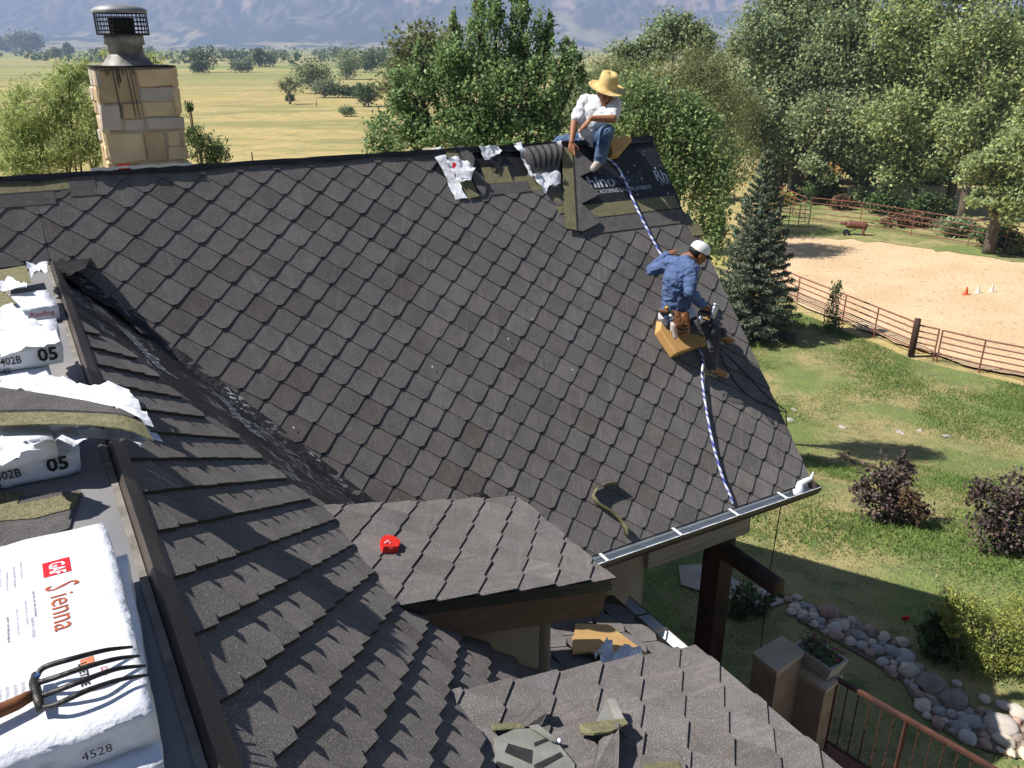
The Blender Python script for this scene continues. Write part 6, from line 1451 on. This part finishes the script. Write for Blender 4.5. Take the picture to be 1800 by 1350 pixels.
# roping dummy on wheels
dm = gnd(1500, 416); sc_ = dep(dm)/FPX; ex_ = nrm(gnd(1520, 417) - dm)
steer = thing('roping_dummy', 'brown steer-shaped roping dummy with small black wheels on the verge', 'dummy', dm)
BRN = mat('brown_plastic', lin('6b4236'), lin('7d5145'), 6, .6)
blob('barrel', [(dm - ex_*.35 + Z*.78, dm + ex_*.55 + Z*.74, .26, .24), (dm + ex_*.55 + Z*.74, dm + ex_*.62 + Z*.55, .16, .12)], [], .03, BRN, steer, 3)
blob('head', [(dm - ex_*.5 + Z*.85, dm - ex_*.85 + Z*.82, .13, .09)], [], .03, BRN, steer, 2)
for s in (-1, 1): MB().tube([dm - ex_*.6 + Z*.92, dm - ex_*.62 + Z*1.0 + np.cross(ex_, Z)*s*.2, dm - ex_*.7 + Z*1.12 + np.cross(ex_, Z)*s*.3], [.03, .025, .008], 6).put('horn', SOCK, steer, True)
for s in (-1, 1): MB().tube([dm + ex_*.5 + Z*.65 + np.cross(ex_, Z)*s*.14, dm + ex_*.62 + Z*.0 + np.cross(ex_, Z)*s*.18], [.07, .045], 7).put('leg', BRN, steer, True)
for s in (-1, 1):
    c = dm - ex_*.45 + Z*.2 + np.cross(ex_, Z)*s*.28
    w = part('wheel', steer, c - Z*.2)
    MB().lathe(c, [(.09, -.05), (.19, -.06), (.21, -.03), (.21, .03), (.19, .06), (.09, .05)], 18, ex_, Z, np.cross(ex_, Z)).put('tyre', mat('black_rubber', g3(.015), rough=.8), w, True)
    MB().lathe(c, [(.001, -.03), (.09, -.035), (.09, .035), (.001, .03)], 12, ex_, Z, np.cross(ex_, Z)).put('hub', SOLE, w, True)
MB().tube([dm - ex_*.45 + Z*.25, dm + ex_*.1 + Z*.5], .03, 6).put('frame_bar', STEEL, steer)
# training cones
for k, (u, v, c, lb) in enumerate(((1697, 521, 'd0552b', 'orange training cone standing on the sand'), (1718, 518, 'd8d3c4', 'white training cone next to the orange one'), (1742, 516, 'd8d3c4', 'white training cone furthest right on the sand'))):
    p = gnd(u, v) + Z*.1; t = thing('traffic_cone', lb, 'cone', p, 'training cones on the sand'); m = mat('cone_%s' % c, lin(c), rough=.6)
    MB().box(p + np.array([-.14, -.14, 0]), (.28, 0, 0), (0, .28, 0), (0, 0, .025)).put('base', m, t); MB().lathe(p + Z*.025, [(.11, 0), (.09, .05), (.03, .34), (.028, .35), (.001, .35)], 14).put('cone', m, t, True)
# meadow wire fence near the chimney
for k, (u, v) in enumerate(((445, 290), (557, 188))):
    p = gnd(u, v); tag(MB().tube([p, p + Z*1.3], [.07, .06], 6).put('fence_stake', DARKW), ('dark fence stake on the meadow right of the chimney bush', 'short stake right of the dead tree')[k], 'stake', 'fence stakes on the meadow')
# ------------------------------------------------------------------ terrace with piers, planter and railing
SSTN = mat('cut_sandstone', lin('9c8a72'), lin('b09d84'), 4, .9, .3, 25); SCAP = mat('pale_stone_cap', lin('b7a78f'), lin('c6b79f'), 3, .9, .2, 30)
def pier(label, px, zt, courses=5):
    Q = [atz(u, v, zt) for u, v in px]; c = sum(Q)/4; t = thing('stone_pier', label, 'pier', np.array([c[0], c[1], -.2]), 'stone piers of the terrace')
    MB().prism([q - Z*.06 for q in Q], Z*.06).put('cap', SCAP, t)
    I = [c + (q-c)*.93 - Z*.062 for q in Q]; z0 = -.25; H_ = (zt - .062 - z0)/courses; rs = random.Random(int(zt*100))
    for k in range(courses):
        lo = [np.array([*(c + (q-c)*rs.uniform(.985, 1.0))[:2], z0 + k*H_ + .004]) for q in I]; MB().prism(lo, Z*(H_-.006)).put('stone_block', SSTN, t)
    return c
c1_ = pier('taller stone pier with a flat cap left of the flower trough', [(1322, 1147), (1376, 1117), (1414, 1146), (1366, 1182)], 1.95)
c2_ = pier('lower long stone pier carrying the flower trough', [(1388, 1168), (1418, 1150), (1482, 1188), (1452, 1214)], 1.70)
lx = nrm(atz(1452, 1214, 1.7) - atz(1388, 1168, 1.7)); ly = nrm(np.cross(Z, lx)); pc = atz(1438, 1172, 1.72)
CONC = mat('pale_concrete', lin('a9a59d'), lin('bcb8b0'), 9, .9, .4, 40)
pt_ = thing('planter', 'pale concrete flower trough with pink petunias on the lower pier', 'planter', pc)
b0 = [pc + lx*a + ly*b for a, b in ((-.19, -.10), (.19, -.10), (.19, .10), (-.19, .10))]; t0 = [pc + lx*a + ly*b + Z*.2 for a, b in ((-.25, -.15), (.25, -.15), (.25, .15), (-.25, .15))]; t1 = [pc + lx*a + ly*b + Z*.2 for a, b in ((-.22, -.12), (.22, -.12), (.22, .12), (-.22, .12))]; t2 = [p - Z*.04 for p in t1]
mk('trough', b0 + t0 + t1 + t2, [(3, 2, 1, 0)] + [(i, (i+1) % 4, 4+(i+1) % 4, 4+i) for i in range(4)] + [(4+i, 4+(i+1) % 4, 8+(i+1) % 4, 8+i) for i in range(4)] + [(8+i, 8+(i+1) % 4, 12+(i+1) % 4, 12+i) for i in range(4)] + [(12, 13, 14, 15)], CONC, pt_)
rs = np.random.RandomState(3); P = pc + np.outer(rs.uniform(-.22, .22, 420), lx) + np.outer(rs.uniform(-.13, .13, 420), ly) + np.outer(.17 + abs(rs.normal(0, .09, 420)), Z)
leaves_mesh('foliage', P, .045, L_DRK, pt_, rs)
L_PNK = leafmat('pink_petal', 'c22a72', .5)
for k in range(11):
    c = pc + lx*rs.uniform(-.24, .24) + ly*rs.uniform(-.15, .15) + Z*rs.uniform(.2, .34); Q = []
    for j in range(5): a = 1.2566*j; Q.append(c + np.array([math.cos(a)*.022, math.sin(a)*.022, .008]))
    MB().add([c - Z*.006] + [q for q in Q] , [(0, 1+j, 1+(j+1) % 5) for j in range(5)]).put('flower', mat('pink_flower', lin('b3296c'), rough=.6), pt_)
# terrace floor and railing
TERR = mat('red_brown_paving', lin('7a4f42'), lin('8d6153'), 3, .85, .2, 18)
RZ0, RZ1 = .72, 1.70
ra, rb_ = atz(1472, 1192, RZ1), atz(1752, 1352, RZ1); rd = nrm(rb_ - ra); rn = np.array([-rd[1], rd[0], 0]); 
if np.dot(rn, np.array([0, 0, 0]) - ra) < 0: rn = -rn
tp_ = [np.array([*p[:2], 0]) for p in (ra - rd*3.2 - rn*.12, ra + rd*3.4 - rn*.12, ra + rd*3.4 + rn*4.0, ra - rd*3.2 + rn*3.4)]
terr = MB().prism([p - Z*.3 for p in tp_], Z*(.3 + RZ0)).put('terrace', TERR); terr['kind'] = 'structure'
IRON = mat('rusted_iron', lin('5c3d32'), lin('45302a'), 8, .65, .3, 40)
rl = thing('iron_railing', 'rust-brown iron railing with twisted balusters at the terrace edge', 'railing', ra*[1, 1, 0] + Z*RZ0)
Lr = 3.3
MB().box(ra - rn*.025 - Z*.03, rd*Lr, rn*.05, Z*.035).put('top_rail', IRON, rl)
MB().box(ra*[1, 1, 0] + Z*(RZ0+.09) - rn*.015, rd*Lr, rn*.03, Z*.02).put('bottom_rail', IRON, rl)
nb_ = 27
for k in range(nb_):
    p = ra + rd*(Lr*k/(nb_-1)); big = k % 6 == 0; w_ = .02 if big else .0075
    mb = MB(); n = 2 if big else 12
    for i in range(n):
        z = RZ0 + (RZ1 - .03 - RZ0 - (0 if big else .09))*i/(n-1) + (0 if big else .09); th = 0 if big else i*.9
        for j in range(4): a = th + 1.5708*j + .785; mb.v.append((p[0] + w_*math.cos(a)*1.2, p[1] + w_*math.sin(a)*1.2, z))
    for i in range(n-1):
        for j in range(4): a_, c_ = i*4+j, i*4+(j+1) % 4; mb.f.append((a_, c_, c_+4, a_+4))
    mb.put('post' if big else 'baluster', IRON, rl)
# dark railing below the porch
pa, pb_ = atz(1128, 1092, 1.7), atz(1215, 1140, 1.7); r3 = thing('iron_railing', 'dark iron railing in the deep shade under the porch', 'railing', pa*[1, 1, 0]); BI = mat('black_iron', g3(.02), rough=.5)
MB().tube([pa, pb_], .022, 6).put('top_rail', BI, r3)
for k in range(10): p = pa + (pb_-pa)*k/9; MB().tube([p, np.array([p[0], p[1], .1])], .009, 5).put('baluster', BI, r3)
# stone path and rock bed
PATH = mat('pale_flagstone', lin('a89a90'), lin('b9aca2'), 2, .9, .3, 15)
pp = poly_sheet('path', rough_line([gnd(u, v)[:2] for u, v in ((1195, 1005), (1255, 1000), (1300, 1030), (1360, 1050), (1375, 1068), (1335, 1082), (1280, 1062), (1200, 1035))], .04, 8, .3), PATH, .10, .5)
def rock(p, sz, seed, m, ang=0.0, flat=.65):
    rs = random.Random(seed); sx, sy, sz_ = sz*rs.uniform(.8, 1.35), sz*rs.uniform(.75, 1.1), sz*flat*rs.uniform(.8, 1.1); a = rs.uniform(0, 3.14); v = []
    for q in SPV12[0]:
        k = 1 + .22*noise.noise(Vector((q[0]*1.3+seed, q[1]*1.3, q[2]*1.3))) + ang*noise.noise(Vector((q[0]*3+seed, q[1]*3, q[2]*3)))
        if ang: k = round(k*7)/7*.5 + k*.5
        x, y, z = q[0]*sx*k, q[1]*sy*k, q[2]*sz_*k; v.append((p[0] + x*math.cos(a) - y*math.sin(a), p[1] + x*math.sin(a) + y*math.cos(a), p[2] + z + sz_*.35))
    return MB().add(v, SPV12[1]).put('rock', m, None, True)
SPV12 = sphere_pts(14, 9)
RK = [mat('river_rock_%d' % k, lin(a), lin(b), 5, .85, .4, 25, c3=lin(c), s3=9, t3=.62) for k, (a, b, c) in enumerate((('b5aca2', 'c9c1b8', '8f867c'), ('9a9690', 'b3afa9', '77736d'), ('a8887a', 'c0a193', '8a6b5e'), ('c9bba6', 'd8ccb9', 'a59680'), ('8b7d72', 'a0938a', '6b6058')))]
bed_c = [(1395, 1075, 26), (1430, 1095, 34), (1480, 1110, 42), (1530, 1140, 48), (1570, 1165, 52), (1610, 1205, 55), (1640, 1245, 55), (1690, 1275, 55), (1740, 1290, 55), (1795, 1310, 60), (1850, 1330, 60)]
bedpoly = [(u, v - w*.62) for u, v, w in bed_c] + [(u, v + w*.62) for u, v, w in bed_c[::-1]]
poly_sheet('rock_bed_soil', rough_line([gnd(u, v)[:2] for u, v in bedpoly], .08, 9, .3), mat('bed_soil', lin('6b5d4c'), lin('7d6f5e'), 4, .95, .4, 20), .085, .6)
rs = random.Random(31); placed = []
def put_rock(u, v, s, m, lb, seed, ang=0.0, flat=.65):
    g_ = gnd(u, v) + Z*.07
    for q, r_ in placed:
        if np.linalg.norm(q[:2] - g_[:2]) < (r_ + s)*.72: return False
    placed.append((g_, s)); tag(rock(g_, s, seed, m, ang, flat), lb, 'rock', 'rocks of the dry stream bed'); return True
special = [(1455, 1087, .30, 2, 'large pinkish boulder at the shaded upper end of the rock bed', .35), (1505, 1112, .22, 4, 'wedge-shaped brown rock below the large pinkish boulder', .4), (1465, 1113, .17, 0, 'round pale cobble under the large pinkish boulder', 0), (1565, 1155, .2, 1, 'smooth grey boulder, left of the pale oval pair', 0), (1585, 1162, .27, 0, 'long pale oval boulder in mid bed', 0), (1540, 1152, .17, 1, 'round grey cobble left of the smooth grey boulder', 0), (1595, 1190, .26, 3, 'flat tan rock just below the long oval boulder', .2), (1635, 1215, .30, 4, 'broad flat brown slab in the shaded lower bed', .4), (1670, 1240, .32, 4, 'big angular brown rock at the shadow edge', .4), (1552, 1130, .16, 3, 'cream rough rock above the grey cobbles', .4), (1585, 1138, .16, 3, 'cream rough rock at the upper right edge of the bed', .4), (1757, 1285, .30, 0, 'large white oval boulder in the sun', 0), (1793, 1297, .26, 3, 'big pale boulder in the sun at the right frame edge', 0), (1728, 1238, .15, 3, 'tan cobble where the bed enters the sun', 0), (1745, 1245, .15, 0, 'white cobble beside the tan one in the sun', 0), (1762, 1250, .16, 0, 'round white cobble right of centre in the sunny bed', 0), (1786, 1262, .18, 0, 'pale oval cobble near the right frame edge', 0), (1740, 1268, .15, 2, 'reddish flat stone between the sunny white boulders', .3), (1785, 1278, .12, 2, 'small reddish stone beside the pale oval cobble', .3), (1762, 1312, .2, 3, 'tan rock at the lower edge of the sunny bed', 0), (1786, 1322, .2, 2, 'pinkish rock at the lower right of the sunny bed', 0), (1400, 1058, .13, 3, 'tan rock at the top end of the bed', .3), (1382, 1062, .12, 2, 'brown rock at the top end of the bed', .3), (1410, 1072, .12, 1, 'pale rock near the top end of the bed', .3), (1670, 1265, .15, 1, 'grey cobble under the big angular rock', 0), (1702, 1280, .2, 1, 'grey boulder at the edge of the house shadow', 0), (1695, 1250, .13, 0, 'pale cobble right of the big angular rock', 0), (1680, 1210, .1, 0, 'small white stone high at the shadow edge', 0), (1620, 1250, .17, 3, 'cream rock on the lower edge of the shaded bed', .3)]
for k, (u, v, s, mi, lb, ang) in enumerate(special): put_rock(u, v, s*.62, RK[mi], lb, 200 + k, ang)
for k in range(900):
    i = rs.randrange(len(bed_c)-1); t = rs.random(); u = bed_c[i][0]*(1-t) + bed_c[i+1][0]*t; v = bed_c[i][1]*(1-t) + bed_c[i+1][1]*t; w = bed_c[i][2]; v += rs.uniform(-.55, .55)*w; u += rs.uniform(-8, 8)
    sunny = u > 1715
    put_rock(u, v, rs.uniform(.05, .115), RK[rs.randrange(5)], 'small cobble in the sunny end of the dry stream bed' if sunny else 'small cobble in the shaded part of the dry stream bed', 500 + k, .35 if rs.random() < .75 else 0)
for k, (u, v, s, lb) in enumerate(((1582, 764, .16, 'white rock on the lawn, left of the bare patch'), (1617, 760, .14, 'white rock on the lawn, middle of three'), (1662, 770, .15, 'flat white rock on the lawn, right of three'), (1480, 755, .2, 'flat tan stone in the lawn near the roof edge'), (1388, 742, .2, 'tan rock just beyond the roof edge'), (1396, 724, .16, 'smaller tan rock just beyond the roof edge'))):
    g_ = gnd(u, v) + Z*.05; tag(rock(g_, s*.75, 900+k, RK[1], .4, .4), lb, 'rock', 'loose rocks on the lawn')
g_ = gnd(1585, 1098) + Z*.08
tag(MB().tube([g_ + Z*.03, g_ + Z*.03 + np.array([.1, .03, .0])], .032, 10).put('drink_can', REDI, None, True), 'red drink can lying on the shaded lawn', 'can')
# ------------------------------------------------------------------ air between here and the mountains
hz_ = MB().box((-9200, -60, -14), (18400, 0, 0), (0, 9300, 0), (0, 0, 560)).put('haze', bpy.data.materials.new('haze_air')); hz_['kind'] = 'stuff'; hz_['label'] = 'thin blue haze in the air towards the mountains'
hm = bpy.data.materials['haze_air']; hm.use_nodes = True; hn = hm.node_tree.nodes; hn.remove(hn['Principled BSDF']); pv_ = hn.new('ShaderNodeVolumePrincipled'); pv_.inputs['Color'].default_value = (.52, .66, .98, 1); pv_.inputs['Density'].default_value = .00030; pv_.inputs['Anisotropy'].default_value = .1
hm.node_tree.links.new(pv_.outputs[0], hn['Material Output'].inputs['Volume'])
